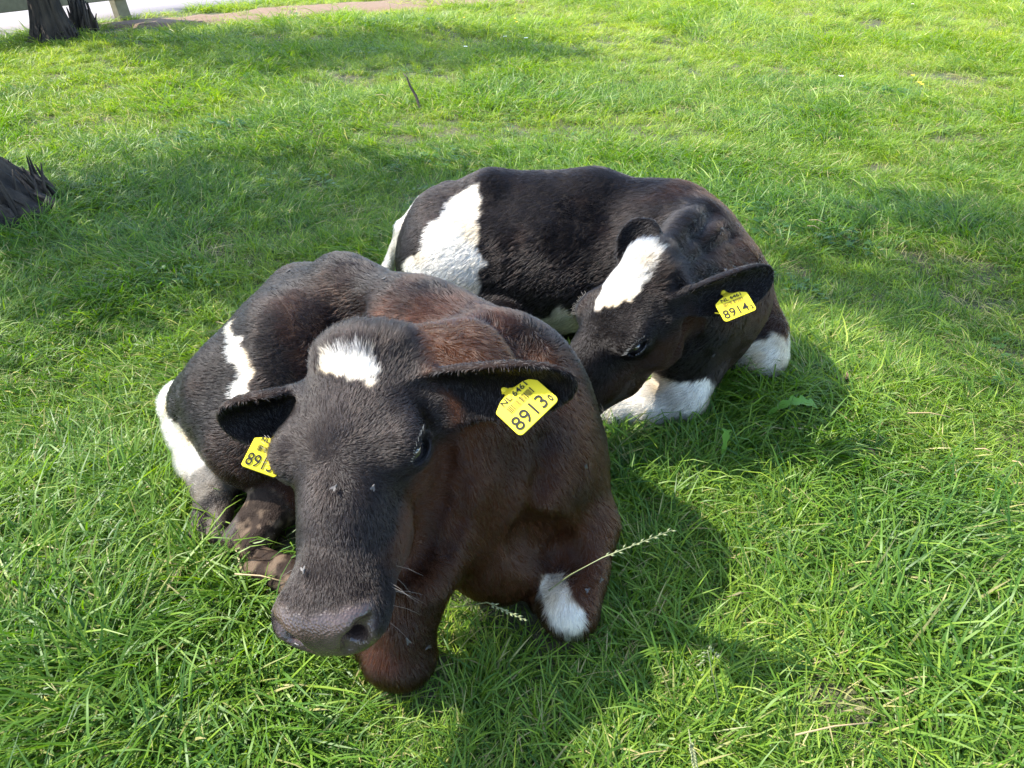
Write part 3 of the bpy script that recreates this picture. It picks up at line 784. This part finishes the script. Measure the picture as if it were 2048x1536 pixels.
# ------------------------------------------------------------------ grass
def grass_mat():
    m = bpy.data.materials.new('grass_blades'); m.use_nodes = True; n = m.node_tree; N, L = n.nodes, n.links; b = N['Principled BSDF']
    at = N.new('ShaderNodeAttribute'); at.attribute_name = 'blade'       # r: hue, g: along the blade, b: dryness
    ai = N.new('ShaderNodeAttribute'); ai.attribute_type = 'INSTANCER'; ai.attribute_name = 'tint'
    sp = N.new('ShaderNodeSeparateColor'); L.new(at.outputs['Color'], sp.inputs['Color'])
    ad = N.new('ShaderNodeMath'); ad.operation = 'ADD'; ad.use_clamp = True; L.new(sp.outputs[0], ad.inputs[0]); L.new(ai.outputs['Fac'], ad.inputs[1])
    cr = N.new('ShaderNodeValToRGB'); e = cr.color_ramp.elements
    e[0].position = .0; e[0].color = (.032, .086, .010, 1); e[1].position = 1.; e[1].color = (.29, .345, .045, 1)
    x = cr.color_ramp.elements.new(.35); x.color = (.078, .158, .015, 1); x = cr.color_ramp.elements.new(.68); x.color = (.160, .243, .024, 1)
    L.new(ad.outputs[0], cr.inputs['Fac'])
    dr = N.new('ShaderNodeMix'); dr.data_type = 'RGBA'; L.new(sp.outputs[2], dr.inputs['Factor']); L.new(cr.outputs['Color'], dr.inputs['A']); dr.inputs['B'].default_value = (.42, .33, .16, 1)
    bs = N.new('ShaderNodeMix'); bs.data_type = 'RGBA'; mr = N.new('ShaderNodeMapRange'); mr.inputs['From Max'].default_value = .35; mr.inputs['To Min'].default_value = .45; mr.inputs['To Max'].default_value = 0
    L.new(sp.outputs[1], mr.inputs['Value']); L.new(mr.outputs['Result'], bs.inputs['Factor']); L.new(dr.outputs['Result'], bs.inputs['A']); bs.inputs['B'].default_value = (.13, .14, .05, 1)
    L.new(bs.outputs['Result'], b.inputs['Base Color'])
    b.inputs['Roughness'].default_value = .45; b.inputs['Specular IOR Level'].default_value = .28
    tr = N.new('ShaderNodeBsdfTranslucent'); hs = N.new('ShaderNodeHueSaturation'); hs.inputs['Value'].default_value = 1.5; hs.inputs['Saturation'].default_value = 1.1
    L.new(bs.outputs['Result'], hs.inputs['Color']); L.new(hs.outputs['Color'], tr.inputs['Color'])
    mx = N.new('ShaderNodeMixShader'); mx.inputs[0].default_value = .42
    L.new(b.outputs[0], mx.inputs[1]); L.new(tr.outputs[0], mx.inputs[2]); L.new(mx.outputs[0], N['Material Output'].inputs['Surface'])
    return m
M_GRASS = grass_mat()
def blades(n, spread, L0, L1, W0, W1, lean, droop, bias, dry, rg, seg=4):
    """n curved tapering ribbons in one tuft; returns verts, quads, colours."""
    root = rg.normal(0, spread, (n, 2)); az = rg.uniform(0, 2 * np.pi, n)
    dirv = np.stack([np.cos(az), np.sin(az)], 1) + np.array([bias, 0]) + root / spread * .25; dirv /= np.linalg.norm(dirv, axis=1)[:, None]
    Ln = rg.uniform(L0, L1, n) * (1 + .35 * (rg.random(n) < .1)); w = rg.uniform(W0, W1, n); le = np.abs(rg.normal(lean, .22, n)); dp = np.abs(rg.normal(droop, .45, n))
    tw = rg.normal(0, .5, n)
    hue = rg.normal(.42, .17, n); dr = (rg.random(n) < dry) * rg.uniform(.4, 1, n)
    V = np.zeros((n, seg + 1, 2, 3)); C = np.zeros((n, seg + 1, 2, 4)); C[..., 3] = 1
    pos = np.concatenate([root, np.full((n, 1), -.012)], 1)
    for i in range(seg + 1):
        t = i / seg; ang = le + dp * t ** 1.3
        tang = np.concatenate([dirv * np.sin(ang)[:, None], np.cos(ang)[:, None]], 1)
        if i: pos = pos + tang * (Ln / seg)[:, None]
        pos[:, 2] = np.where((pos[:, 2] < .004) & (i > 0), .004 + .01 * rg.random(n), pos[:, 2])
        side = np.stack([-dirv[:, 1], dirv[:, 0], np.zeros(n)], 1); nn = np.cross(side, tang)
        ww = w * (.75 + .6 * t) * (1 - t ** 2.4) * .5 + .00015
        sd_ = side * np.cos(tw * t + tw * .3)[:, None] + nn * np.sin(tw * t + tw * .3)[:, None]
        V[:, i, 0] = pos - sd_ * ww[:, None]; V[:, i, 1] = pos + sd_ * ww[:, None]
        C[:, i, :, 0] = hue[:, None]; C[:, i, :, 1] = t; C[:, i, :, 2] = dr[:, None] * (.55 + .45 * t) + (t > .8) * .12 * (rg.random(n) < .3)[:, None]
    b0 = (np.arange(n) * (seg + 1) * 2)[:, None, None]; i_ = (np.arange(seg) * 2)[None, :, None]
    Fq = (b0 + i_ + np.array([0, 1, 3, 2])[None, None]).reshape(-1, 4)
    return V.reshape(-1, 3), Fq, C.reshape(-1, 4)
def leaf_disc(c, n, r_, rg, col_):
    """clover: three round leaflets on a stalk."""
    V, Fq, C = [], [], []
    for k in range(3):
        a = 2 * np.pi * k / 3 + rg.uniform(0, .5); d = np.array([np.cos(a), np.sin(a), .15 * rg.normal()]); s = np.array([-d[1], d[0], .2 * rg.normal()])
        b = len(V)
        for x, y in ((0, 0), (.35, .42), (.8, .5), (1.0, .15), (.93, 0), (1.0, -.15), (.8, -.5), (.35, -.42)):
            V.append(c + (d * x + s * y) * r_ + np.array([0, 0, .12 * r_ * abs(y)])); C.append((*col_, 1))
        Fq += [(b, b + 1, b + 2, b + 4), (b + 2, b + 3, b + 4, b + 4), (b, b + 4, b + 6, b + 7), (b + 4, b + 5, b + 6, b + 6)]
    return V, Fq, C
protos = bpy.data.collections.new('grass_tufts')
def proto(V, Fq, C, i):
    me = bpy.data.meshes.new('tuft'); fl = [tuple(dict.fromkeys(q)) for q in np.asarray(Fq).tolist()]
    me.from_pydata(np.asarray(V).tolist(), [], fl); me.polygons.foreach_set('use_smooth', np.ones(len(fl), bool))
    a = me.color_attributes.new('blade', 'FLOAT_COLOR', 'POINT'); a.data.foreach_set('color', np.asarray(C, np.float32).ravel())
    me.materials.append(M_GRASS)
    o = bpy.data.objects.new('tuft_%02d' % i, me); protos.objects.link(o)
rg = np.random.default_rng(21); kinds = []
def P_(*a, **k):
    proto(*blades(*a, rg=rg, **k), len(kinds)); kinds.append(1)
for i in range(4): P_(44, .026, .035, .075, .0014, .0028, .55, .95, .4, .05)        # 0-3 ordinary turf
for i in range(3): P_(34, .020, .060, .115, .0019, .0035, .45, 1.4, .9, .07)        # 4-6 long arching
for i in range(3): P_(52, .030, .020, .050, .0012, .0024, .75, .7, .2, .07)          # 7-9 short fine
for i in range(2): P_(26, .022, .050, .11, .0017, .0035, .95, .6, 1.4, .10)          # 10-11 flattened, combed
P_(18, .03, .04, .09, .0012, .0022, 1.15, .5, .6, .9)                                # 12 dry thatch
for i in range(2):                                                                   # 13-14 clover patch
    V, Fq, C = [], [], []
    for k in range(11):
        c = np.array([*rg.normal(0, .03, 2), rg.uniform(.018, .045)]); v, f_, cc = leaf_disc(c, 3, rg.uniform(.008, .013), rg, (rg.uniform(.0, .2), .8, 0))
        b0 = len(V); V += v; Fq += [tuple(b0 + q for q in t) for t in f_]; C += cc
    bv, bf, bc = blades(14, .03, .03, .06, .0014, .0026, .6, .8, .3, .05, rg)
    b0 = len(V); V += bv.tolist(); Fq += (bf + b0).tolist(); C += bc.tolist()
    proto(V, Fq, C, len(kinds)); kinds.append(1)
def scatter(y0, y1, dens, sc0, margin):
    pts = []
    hw = lambda y: .70 * (y * .84 + .55) + margin
    W_ = hw(y1); n = int((y1 - y0) * 2 * W_ * dens)
    x = rng.uniform(-W_, W_, n); y = rng.uniform(y0, y1, n); k = np.abs(x) < hw(y); return x[k], y[k], np.full(k.sum(), sc0)
DN = float(os.environ.get('DN', '1'))
parts = [scatter(.15, 2.0, 1250 * DN, 1.06, .8), scatter(2.0, 3.6, 760 * DN, 1.08, 1.1), scatter(3.6, 6, 360 * DN, 1.2, 1.5), scatter(6, 15, 170 * DN, 1.4, 2.0)]
x = np.concatenate([p[0] for p in parts]); y = np.concatenate([p[1] for p in parts]); s0 = np.concatenate([p[2] for p in parts])
P2 = np.stack([x, y, np.zeros_like(x)], 1)
z = hgt(x, y)
keep = (road_side(x, y) < .02) & ~((soil_side(x, y) < .36) & (rng.random(len(x)) < .9) & (x > -3.3))
for q in (.045, .02):
    Pz = P2 + [0, 0, q]
    for sdv in (F, Bk): keep &= sdv(Pz) > .008
TREES = [(np.array([-3.47, 6.35]), .10), (np.array([-1.93, 2.72]), .19)]
for c_, r_ in TREES: keep &= np.hypot(x - c_[0], y - c_[1]) > r_ * 1.1
bald = vnoise(P2 + 40, 2.2) + .5 * vnoise(P2 + 11, 6)
keep &= ~((bald > 1.05) & (rng.random(len(x)) < .75))
x, y, z, s0, P2, bald = x[keep], y[keep], z[keep], s0[keep], P2[keep], bald[keep]; n = len(x)
lush = fbm(P2 + 3, 1.6, 3)                                   # tall dark clumps / short pale turf
rnd = rng.random(n)
idx = np.where(lush > .12, rng.integers(4, 7, n), np.where(lush < -.45, rng.integers(7, 10, n), rng.integers(0, 4, n)))
idx = np.where(rnd < .16, rng.integers(10, 12, n), idx); idx = np.where((rnd > .16) & (rnd < .36), rng.integers(0, 12, n), idx)
idx = np.where((rnd > .97), 12, idx); idx = np.where((vnoise(P2 + 77, 3.3) > .6) & (rnd > .4) & (rnd < .52) & (y > 1.2), rng.integers(13, 15, n), idx)
idx = np.where((bald > .6) & (rnd < .3), 12, idx)
ang = 2.2 * np.pi * vnoise(P2 + 60, 1.1) + rng.normal(0, .8, n)
rot = np.stack([rng.normal(0, .12, n), rng.normal(0, .12, n), ang], 1)
scl = s0 * rng.uniform(.7, 1.2, n) * (1 + .36 * np.clip(lush, -.7, .9))
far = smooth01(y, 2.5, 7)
tint = .10 * fbm(P2 + 90, 2.7, 2) - .17 * np.clip(lush, -.5, 1) + rng.normal(0, .07, n) + .30 * far  # last term pales distant tufts: hazy glare painted into their colour
pc = bpy.data.meshes.new('grass'); pc.vertices.add(n); pc.vertices.foreach_set('co', np.stack([x, y, z], 1).astype(np.float32).ravel())
def attr(nm, ty, val, key):
    a = pc.attributes.new(nm, ty, 'POINT'); a.data.foreach_set(key, val.ravel())
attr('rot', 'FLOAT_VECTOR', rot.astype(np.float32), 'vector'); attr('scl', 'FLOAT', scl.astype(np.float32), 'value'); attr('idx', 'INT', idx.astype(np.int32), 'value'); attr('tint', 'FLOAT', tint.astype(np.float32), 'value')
go = bpy.data.objects.new('grass', pc); col.objects.link(go); pc.materials.append(M_GRASS)
tag(go, 'short green pasture grass covering the ground around the calves', 'grass', kind='stuff')
ng = bpy.data.node_groups.new('grass_scatter', 'GeometryNodeTree')
ng.interface.new_socket('Geometry', in_out='INPUT', socket_type='NodeSocketGeometry'); ng.interface.new_socket('Geometry', in_out='OUTPUT', socket_type='NodeSocketGeometry')
gi = ng.nodes.new('NodeGroupInput'); gout = ng.nodes.new('NodeGroupOutput')
ip = ng.nodes.new('GeometryNodeInstanceOnPoints'); ci = ng.nodes.new('GeometryNodeCollectionInfo')
ci.inputs['Collection'].default_value = protos; ci.inputs['Separate Children'].default_value = True; ci.inputs['Reset Children'].default_value = True
ip.inputs['Pick Instance'].default_value = True
def named(nm, ty):
    q = ng.nodes.new('GeometryNodeInputNamedAttribute'); q.data_type = ty; q.inputs['Name'].default_value = nm
    return [s for s in q.outputs if s.enabled][0]
l = ng.links
l.new(gi.outputs[0], ip.inputs['Points']); l.new(ci.outputs[0], ip.inputs['Instance'])
l.new(named('idx', 'INT'), ip.inputs['Instance Index']); l.new(named('rot', 'FLOAT_VECTOR'), ip.inputs['Rotation']); l.new(named('scl', 'FLOAT'), ip.inputs['Scale'])
l.new(ip.outputs[0], gout.inputs[0])
md = go.modifiers.new('scatter', 'NODES'); md.node_group = ng
print('tufts', n)

# ------------------------------------------------------------------ trees
M_BARK, n, b, N, L = new_mat('rough_bark')
tc = N.new('ShaderNodeTexCoord'); mp = N.new('ShaderNodeMapping'); mp.inputs['Scale'].default_value = (14, 14, 3); L.new(tc.outputs['Object'], mp.inputs['Vector'])
nz = N.new('ShaderNodeTexNoise'); nz.inputs['Scale'].default_value = 2; nz.inputs['Detail'].default_value = 9; L.new(mp.outputs[0], nz.inputs['Vector'])
cr = N.new('ShaderNodeValToRGB'); cr.color_ramp.elements[0].position = .35; cr.color_ramp.elements[0].color = (.010, .007, .0045, 1); cr.color_ramp.elements[1].position = .68; cr.color_ramp.elements[1].color = (.048, .034, .021, 1)
L.new(nz.outputs['Fac'], cr.inputs['Fac']); L.new(cr.outputs['Color'], b.inputs['Base Color']); b.inputs['Roughness'].default_value = .95
bp = N.new('ShaderNodeBump'); bp.inputs['Distance'].default_value = .02; L.new(nz.outputs['Fac'], bp.inputs['Height']); L.new(bp.outputs['Normal'], b.inputs['Normal'])
M_LEAF = plain_mat('tree_leaves', (.05, .10, .022), .5, .4, bscale=3, var=.4)
def tree(base, r0, lean, height, lobes, label, seed, ragged, twist=0.0):
    rr = np.random.default_rng(seed); root = empty('tree', (*base, 0)); tag(root, label, 'tree')
    base = np.array([*base, 0.]); V, Fc = [], []; nu, nv = 90, 70
    for i in range(nv + 1):
        t = i / nv; zz = -.05 + t * height; fl = 1 + 1.1 * math.exp(-zz / .16) if zz > 0 else 2.1
        rad = r0 * (1 - .45 * t) * fl
        for j in range(nu):
            a = 2 * math.pi * j / nu
            pz = np.array([[math.cos(a) * 3, math.sin(a) * 3, zz * 1.2]])
            rg_ = 1 - abs(vnoise(pz * [1, 1, .35] + 9, 3.2)[0]); ridge = 1 + .16 * (rg_ ** 3 - .4) + .11 * vnoise(pz, 2.6)[0] + .05 * vnoise(pz * [1, 1, .3], 6)[0] + .03 * vnoise(pz, 14)[0] + .10 * math.exp(-max(zz, 0) / .15) * math.sin(a * 5 + seed)
            V.append(np.array([math.cos(a) * rad * ridge, math.sin(a) * rad * ridge, zz]) + np.array([*lean, 0]) * max(zz, 0))
    for i in range(nv):
        for j in range(nu): Fc.append((i * nu + j, i * nu + (j + 1) % nu, (i + 1) * nu + (j + 1) % nu, (i + 1) * nu + j))
    mesh_obj('trunk', V, Fc, M_BARK, root)
    top = np.array([*lean, 0]) * height + [0, 0, height]; AL = []
    for crown_c, crown_r, nleaf in lobes:
        cc = np.asarray(crown_c, float) - base
        for k in range(5):
            d = nrm(rr.normal(0, 1, 3) * [1, 1, .5]); e = cc + d * np.asarray(crown_r) * .8; m_ = (top + e) / 2 + rr.normal(0, .15, 3)
            pts = [top - [0, 0, .1], top * .6 + m_ * .4, m_, e]; tubes('limb', [pts], [r0 * .42, r0 * .3, r0 * .2, r0 * .06], 0, M_BARK, root, 8)
        # leaves in clumps spread through the crown
        nc = max(nleaf // 60, 1); cl = rr.normal(0, 1, (nc, 3)); cl = cl / np.linalg.norm(cl, axis=1)[:, None] * rr.random(nc)[:, None] ** .4 * np.asarray(crown_r) + cc
        p = cl[rr.integers(0, nc, nleaf)] + rr.normal(0, .16, (nleaf, 3)); a_ = rr.normal(0, 1, (nleaf, 3)); a_ /= np.linalg.norm(a_, axis=1)[:, None]; b_ = np.cross(a_, rr.normal(0, 1, (nleaf, 3))); b_ /= np.linalg.norm(b_, axis=1)[:, None]
        s_ = rr.uniform(.03, .06, (nleaf, 1))
        AL.append(np.stack([p - a_ * s_, p - b_ * s_ * .5, p + a_ * s_, p + b_ * s_ * .5], 1).reshape(-1, 3))
    AL = np.concatenate(AL); mesh_obj('crown', AL, np.arange(len(AL)).reshape(-1, 4), M_LEAF, root)
    # ragged slivers of bark and dead suckers round the foot
    if ragged:
        paths = []
        for k in range(ragged):
            a = rr.uniform(0, 2 * math.pi); q = r0 * rr.uniform(1.35, 2.0); zz = 0
            s0_ = np.array([math.cos(a) * q, math.sin(a) * q, -.02]); hgt_ = rr.uniform(.04, .17)
            paths.append([s0_, s0_ * [.93, .93, 1] + [0, 0, hgt_ * .5] + rr.normal(0, .008, 3), s0_ * [.85, .85, 1] + [0, 0, hgt_] + rr.normal(0, .015, 3)])
        o = tubes('ragged_bark', paths, [.010, .008, .002], 0, M_BARK, root, 4); o['kind'] = 'stuff'
    return root
t1 = tree((-3.47, 6.35), .085, (-.06, .02), 2.4, [((-3.75, 6.5, 3.2), (1.9, .85, .6), 7000)], 'slim bark-shedding tree trunk beside the board fence and lane', 3, 170)
t2 = tree((-2.0, 2.72), .155, (-.42, -.10), 2.0, [((-2.85, 3.05, 2.6), (1.25, .8, .5), 4600), ((-1.84, 2.98, 4.5), (.85, .55, .5), 1800)], 'thick leaning trunk with ragged dead bark at its foot, in open grass', 8, 240)
# a dead stump of suckers beside the slim tree
st = empty('stump', (*px(172, 66, 0)[:2], 0)); tag(st, 'low dead stump of upright splinters next to the slim trunk', 'stump')
rr = np.random.default_rng(4); paths = []
for k in range(60):
    q = rr.normal(0, .05, 2); h_ = rr.uniform(.10, .30) * math.exp(-(q @ q) / .01) + .05
    paths.append([np.array([*q, -.02]), np.array([*(q * 1.03), h_ * .5]) + rr.normal(0, .006, 3), np.array([*(q * 1.05), h_]) + rr.normal(0, .012, 3)])
tubes('splinters', paths, [.019, .015, .004], 0, M_BARK, st, 4)

# ------------------------------------------------------------------ board fence by the lane
M_WOOD = plain_mat('weathered_green_wood', (.17, .15, .09), .85, .3, bump=.6, bscale=22, var=.45)
def box(name, c, d, hx, hy, z0, z1, mat, parent, tilt=0):
    d = nrm((*d, 0)); s_ = np.array([-d[1], d[0], 0]); c = np.array([*c, 0.]); V = []
    for zz in (z0, z1):
        for a, e in ((-1, -1), (1, -1), (1, 1), (-1, 1)): V.append(c + d * a * hx + s_ * e * hy + [0, 0, zz] + d * tilt * zz)
    o = mesh_obj(name, V, [(3, 2, 1, 0), (4, 5, 6, 7), (0, 1, 5, 4), (1, 2, 6, 5), (2, 3, 7, 6), (3, 0, 4, 7)], mat, parent, smooth=False)
    bv = o.modifiers.new('bevel', 'BEVEL'); bv.width = .006; bv.segments = 2
    return o
pb = px(248, 40, 0)[:2]
fe = empty('fence', (*pb, 0)); tag(fe, 'weathered plank fence with wide boards standing along the lane', 'fence')
rel = lambda u_: ROAD_D * u_
for u_ in (0, -2.4): box('post', rel(u_), ROAD_D, .055, .045, -.15, 1.1, M_WOOD, fe, tilt=-.10 if u_ == 0 else .02)
for z0 in (.17, .52, .87): box('board', rel(-2.3) - ROAD_N * .062, ROAD_D, 2.32, .014, z0, z0 + .29, M_WOOD, fe)

# ------------------------------------------------------------------ small things in the grass
M_TWIG = plain_mat('dark_twig', (.045, .03, .022), .8, bscale=40)
p0, p1 = px(842, 216, .0), px(808, 147, .0)
d0 = float((p0 - np.array([0, 0, 1])) @ _f)
tw = [p0 + [0, 0, -.02], pxd(832, 192, d0), pxd(820, 172, d0 * .995), pxd(814, 155, d0 * .99), pxd(806, 146, d0 * .99)]
tag(tubes('twig', [tw], [.008, .0075, .006, .004, .002], 0, M_TWIG, None, 7), 'thin dark bent twig sticking up out of the grass', 'twig')
M_DOCK = plain_mat('dandelion_leaf', (.075, .165, .018), .6, .15, bscale=60, var=.2)
def toothed_leaf(name, tip, base, width, label, up=.05):
    base, tip = np.asarray(base, float), np.asarray(tip, float); d = tip - base; s_ = nrm(np.cross(d, (0, 0, 1))); V, Fc = [], []; k = 22
    for i in range(k + 1):
        t = i / k; w_ = width * (math.sin(math.pi * min(t * .62 + .02, 1)) ** 1.3) * (1 if i % 4 < 2 else .55) * (1 if t < .97 else .1) + .0015
        c_ = base + d * t + np.array([0, 0, up * math.sin(math.pi * t) + .01])
        V += [c_ - s_ * w_ + [0, 0, w_ * .35], c_, c_ + s_ * w_ + [0, 0, w_ * .3]]
    for i in range(k):
        for j in range(2): Fc.append((i * 3 + j, i * 3 + j + 1, i * 3 + j + 4, i * 3 + j + 3))
    o = mesh_obj(name, V, Fc, M_DOCK); tag(o, label, 'leaf'); return o
toothed_leaf('dandelion_leaf', px(1632, 822, .045), px(1515, 852, .01), .018, 'jagged bright dandelion leaf lying right of the calf with the white rump', .03)
toothed_leaf('dandelion_leaf', px(1448, 880, .05), px(1440, 945, .0), .009, 'narrow dandelion leaf standing upright in the shaded grass')
M_DRY = plain_mat('dead_leaf', (.085, .045, .025), .8, bscale=50, var=.4)
def curled_leaf(u, v, size, label, rot):
    c_ = px(u, v, .034); V, Fc = [], []; k = 9
    for i in range(k + 1):
        for j in range(5):
            t = i / k * 2 - 1; q = j / 4 * 2 - 1; w_ = math.sqrt(max(1 - t * t, 0)) * .55
            lx, ly = t, q * w_; lz = .35 * q * q * w_ + .25 * t * t
            V.append(c_ + size * np.array([lx * math.cos(rot) - ly * math.sin(rot), lx * math.sin(rot) + ly * math.cos(rot), lz]))
    for i in range(k):
        for j in range(4): Fc.append((i * 5 + j, i * 5 + j + 1, (i + 1) * 5 + j + 1, (i + 1) * 5 + j))
    o = mesh_obj('dead_leaf', V, Fc, M_DRY); sm = o.modifiers.new('thickness', 'SOLIDIFY'); sm.thickness = .0008; tag(o, label, 'leaf')
curled_leaf(1685, 756, .022, 'curled brown dead leaf in grass beyond the white folded knee', .3)
curled_leaf(1740, 908, .016, 'small brown dead leaf lying in the grass', 1.2)
M_STRAW = plain_mat('straw', (.30, .21, .10), .6, bscale=60, var=.2)
straws = [((1615, 452), (1640, 458)), ((1618, 440), (1650, 446)), ((1815, 826), (1900, 834)), ((1950, 898), (1985, 905)), ((752, 190), (775, 192)), ((2025, 922), (2047, 935)), ((470, 1148), (575, 1165)), ((1590, 1470), (1745, 1445))]
for i, (a, b_) in enumerate(straws):
    q0, q1 = px(*a, .05), px(*b_, .055)
    tag(tubes('straw', [[q0, (q0 + q1) / 2 + [0, 0, .006], q1]], .0015, .0010, M_STRAW, None, 5), 'pale dry straw stem lying across the grass', 'straw', 'dry straw stems in the grass')
# seed heads
M_SEED = plain_mat('grass_seed_head', (.14, .155, .065), .6, bscale=80, var=.3)
def spike(path, label, open_=False, seed=1):
    rr = np.random.default_rng(seed); path = [np.asarray(q, float) for q in path]
    root = empty('grass_stalk', path[0]); tag(root, label, 'grass stalk')
    loc = [q - path[0] for q in path]
    tubes('stem', [loc], .0011, .0006, M_SEED, root, 5)
    a, b_ = loc[-2], loc[-1]; V, Fc = [], []; d = nrm(b_ - a); L_ = np.linalg.norm(b_ - a)
    s_ = nrm(np.cross(d, (0, 0, 1))); u_ = np.cross(s_, d); k = 16
    for i in range(k):
        c_ = a + d * L_ * (i + .5) / k; sg = 1 if i % 2 else -1
        e = nrm(d * (.9 if not open_ else .4) + s_ * sg * (.45 if not open_ else 1) + u_ * rr.normal(0, .25)); f_ = c_ + (e * .012 * (1 - i / k) * 1.6 if open_ else e * .001)
        b0 = len(V); w_ = nrm(np.cross(e, u_)) * .0016; h_ = nrm(np.cross(e, w_)) * .0013; l_ = .0085
        V += [f_, f_ + e * l_ * .45 + w_, f_ + e * l_ * .45 + h_, f_ + e * l_ * .45 - w_, f_ + e * l_ * .45 - h_, f_ + e * l_]
        for m_ in range(4): Fc += [(b0, b0 + 1 + m_, b0 + 1 + (m_ + 1) % 4), (b0 + 5, b0 + 1 + (m_ + 1) % 4, b0 + 1 + m_)]
    mesh_obj('seed_head', V, Fc, M_SEED, root)
spike([px(1085, 1190, .03), pxd(1140, 1150, 1.02), pxd(1205, 1115, 1.0), pxd(1345, 1060, .985)], 'long rye grass stalk with seed head leaning out from the white foreleg', seed=2)
spike([px(1440, 1415, .0), pxd(1425, 1350, 1.0), pxd(1415, 1300, .99)], 'upright meadow grass stalk with loose open seed head', True, 3)
spike([px(905, 1215, .0), pxd(975, 1205, 1.05), pxd(1050, 1240, 1.02)], 'drooping grass stalk with seed head below the brisket', seed=4)
spike([px(1375, 1440, .0), pxd(1380, 1480, 1.0), pxd(1390, 1530, .98)], 'short seed stalk bending over in sunlit grass', seed=6)
# flowers
M_PET = plain_mat('white_petals', (.8, .8, .78), .5, bscale=90, var=.05); M_YEL = plain_mat('yellow_petals', (.80, .55, .03), .45, bscale=90, var=.1); M_STEM = plain_mat('flower_stem', (.07, .15, .03), .5)
def flower(u, v, zt, kind, label, group):
    c_ = px(u, v, zt); base = np.array([c_[0], c_[1], 0.]); root = empty('daisy' if kind else 'buttercup', base); tag(root, label, 'flower', group)
    tubes('stem', [[(0, 0, -.01), (.004, 0, zt * .5), (0, 0, zt)]], .0013, .001, M_STEM, root, 5)
    k, rp = (12, .014) if kind else (5, .011); V, Fc = [], []
    for i in range(k):
        a = 2 * math.pi * i / k; d = np.array([math.cos(a), math.sin(a), .15 if kind else .6]); s_ = np.array([-math.sin(a), math.cos(a), 0]); w_ = (.22 if kind else .5) * rp; b0 = len(V); o_ = np.array([0, 0, zt])
        V += [o_ + d * .002, o_ + d * rp * .5 + s_ * w_, o_ + d * rp + s_ * w_ * .6, o_ + d * rp - s_ * w_ * .6, o_ + d * rp * .5 - s_ * w_]; Fc.append((b0, b0 + 1, b0 + 2, b0 + 3, b0 + 4))
    mesh_obj('petals', V, Fc, M_PET if kind else M_YEL, root, smooth=False)
    V = [np.array([0, 0, zt + .004])] + [np.array([.004 * math.cos(q), .004 * math.sin(q), zt + .001]) for q in np.linspace(0, 2 * math.pi, 9)[:-1]]
    mesh_obj('centre', V, [(0, 1 + i, 1 + (i + 1) % 8) for i in range(8)], M_YEL, root)
for u, v in ((1825, 152), (1838, 166), (1843, 170), (1030, 38), (1033, 45), (928, 36)): flower(u, v, .10, 0, 'small yellow buttercup standing in the far grass', 'buttercups in the far grass')
for u, v in ((931, 93), (1010, 73), (1052, 76), (1682, 152), (1825, 8)): flower(u, v, .07, 1, 'small white daisy standing in the far grass', 'daisies in the far grass')
# flies on the calves
def fly(c, u, v, label, s_=1.0, seed=0):
    d = Vector(ray(u, v)).normalized(); hit = c.bvh.ray_cast(Vector((0, 0, CAM_H)), d)
    if hit[0] is None: return
    rr = np.random.default_rng(seed); p = np.array(hit[0]); nn = np.array(hit[1])
    if nn @ np.array(d) > 0: nn = -nn
    p = p + nn * .006; f_ = rr.normal(0, 1, 3); f_ = nrm(f_ - nn * (f_ @ nn)); sd_ = np.cross(nn, f_); root = empty('fly', p); tag(root, label, 'fly', 'flies on the calves')
    V, Fc = [], []; ns = [(-1, .05), (-.8, .35), (-.4, .5), (.0, .45), (.2, .3), (.35, .42), (.6, .40), (.75, .2), (.85, .32), (1.0, .3), (1.1, .05)]; k = 8; Lf = .0048 * s_
    for y_, r_ in ns:
        for i in range(k):
            a = 2 * math.pi * i / k; V.append(f_ * y_ * Lf + (sd_ * math.cos(a) + nn * math.sin(a)) * r_ * Lf)
    for i in range(len(ns) - 1):
        for j in range(k): Fc.append((i * k + j, i * k + (j + 1) % k, (i + 1) * k + (j + 1) % k, (i + 1) * k + j))
    mesh_obj('body', V, Fc, M_FLY, root)
    for q in (-1, 1):
        o_ = f_ * .4 * Lf + nn * .4 * Lf; wv = nrm(-f_ + sd_ * q * .45 + nn * .1); wp = np.cross(nn, wv) * .42 * Lf
        mesh_obj('wing', [o_, o_ + wv * .9 * Lf + wp, o_ + wv * 1.7 * Lf + wp * .6, o_ + wv * 1.8 * Lf - wp * .3, o_ + wv * .9 * Lf - wp * .7], [(0, 1, 2, 3, 4)], M_WING, root, smooth=False)
for i, (c, u, v, lb) in enumerate([(CF, 672, 978, 'fly on the face just below the whorl of the star-marked calf'), (CF, 742, 976, 'fly below the visible eye of the star-marked calf'), (CF, 614, 1146, 'dark fly on the lower nose bridge of the star-marked calf'), (CF, 600, 1280, 'fly by the nostril rim of the star-marked calf'), (CF, 815, 1276, 'fly on the lit side of the bent foreknee'), (CF, 850, 1290, 'fly on the shaded side of the bent foreknee'), (CF, 1166, 932, 'fly on the shoulder of the star-marked calf'), (CF, 1172, 1180, 'fly on the dark side of the half white foreleg'), (CF, 1196, 1160, 'fly near the elbow above the half white foreleg'), (CF, 770, 564, 'fly on the back of the star-marked calf'), (CF, 580, 548, 'fly on the hip of the star-marked calf'), (CB, 1424, 706, 'fly on the jaw of the calf with a blaze'), (CB, 1472, 738, 'fly by the chest of the calf with a blaze'), (CB, 1447, 545, 'fly on the outstretched ear of the calf with a blaze')]):
    fly(c, u, v, lb, .85, i)
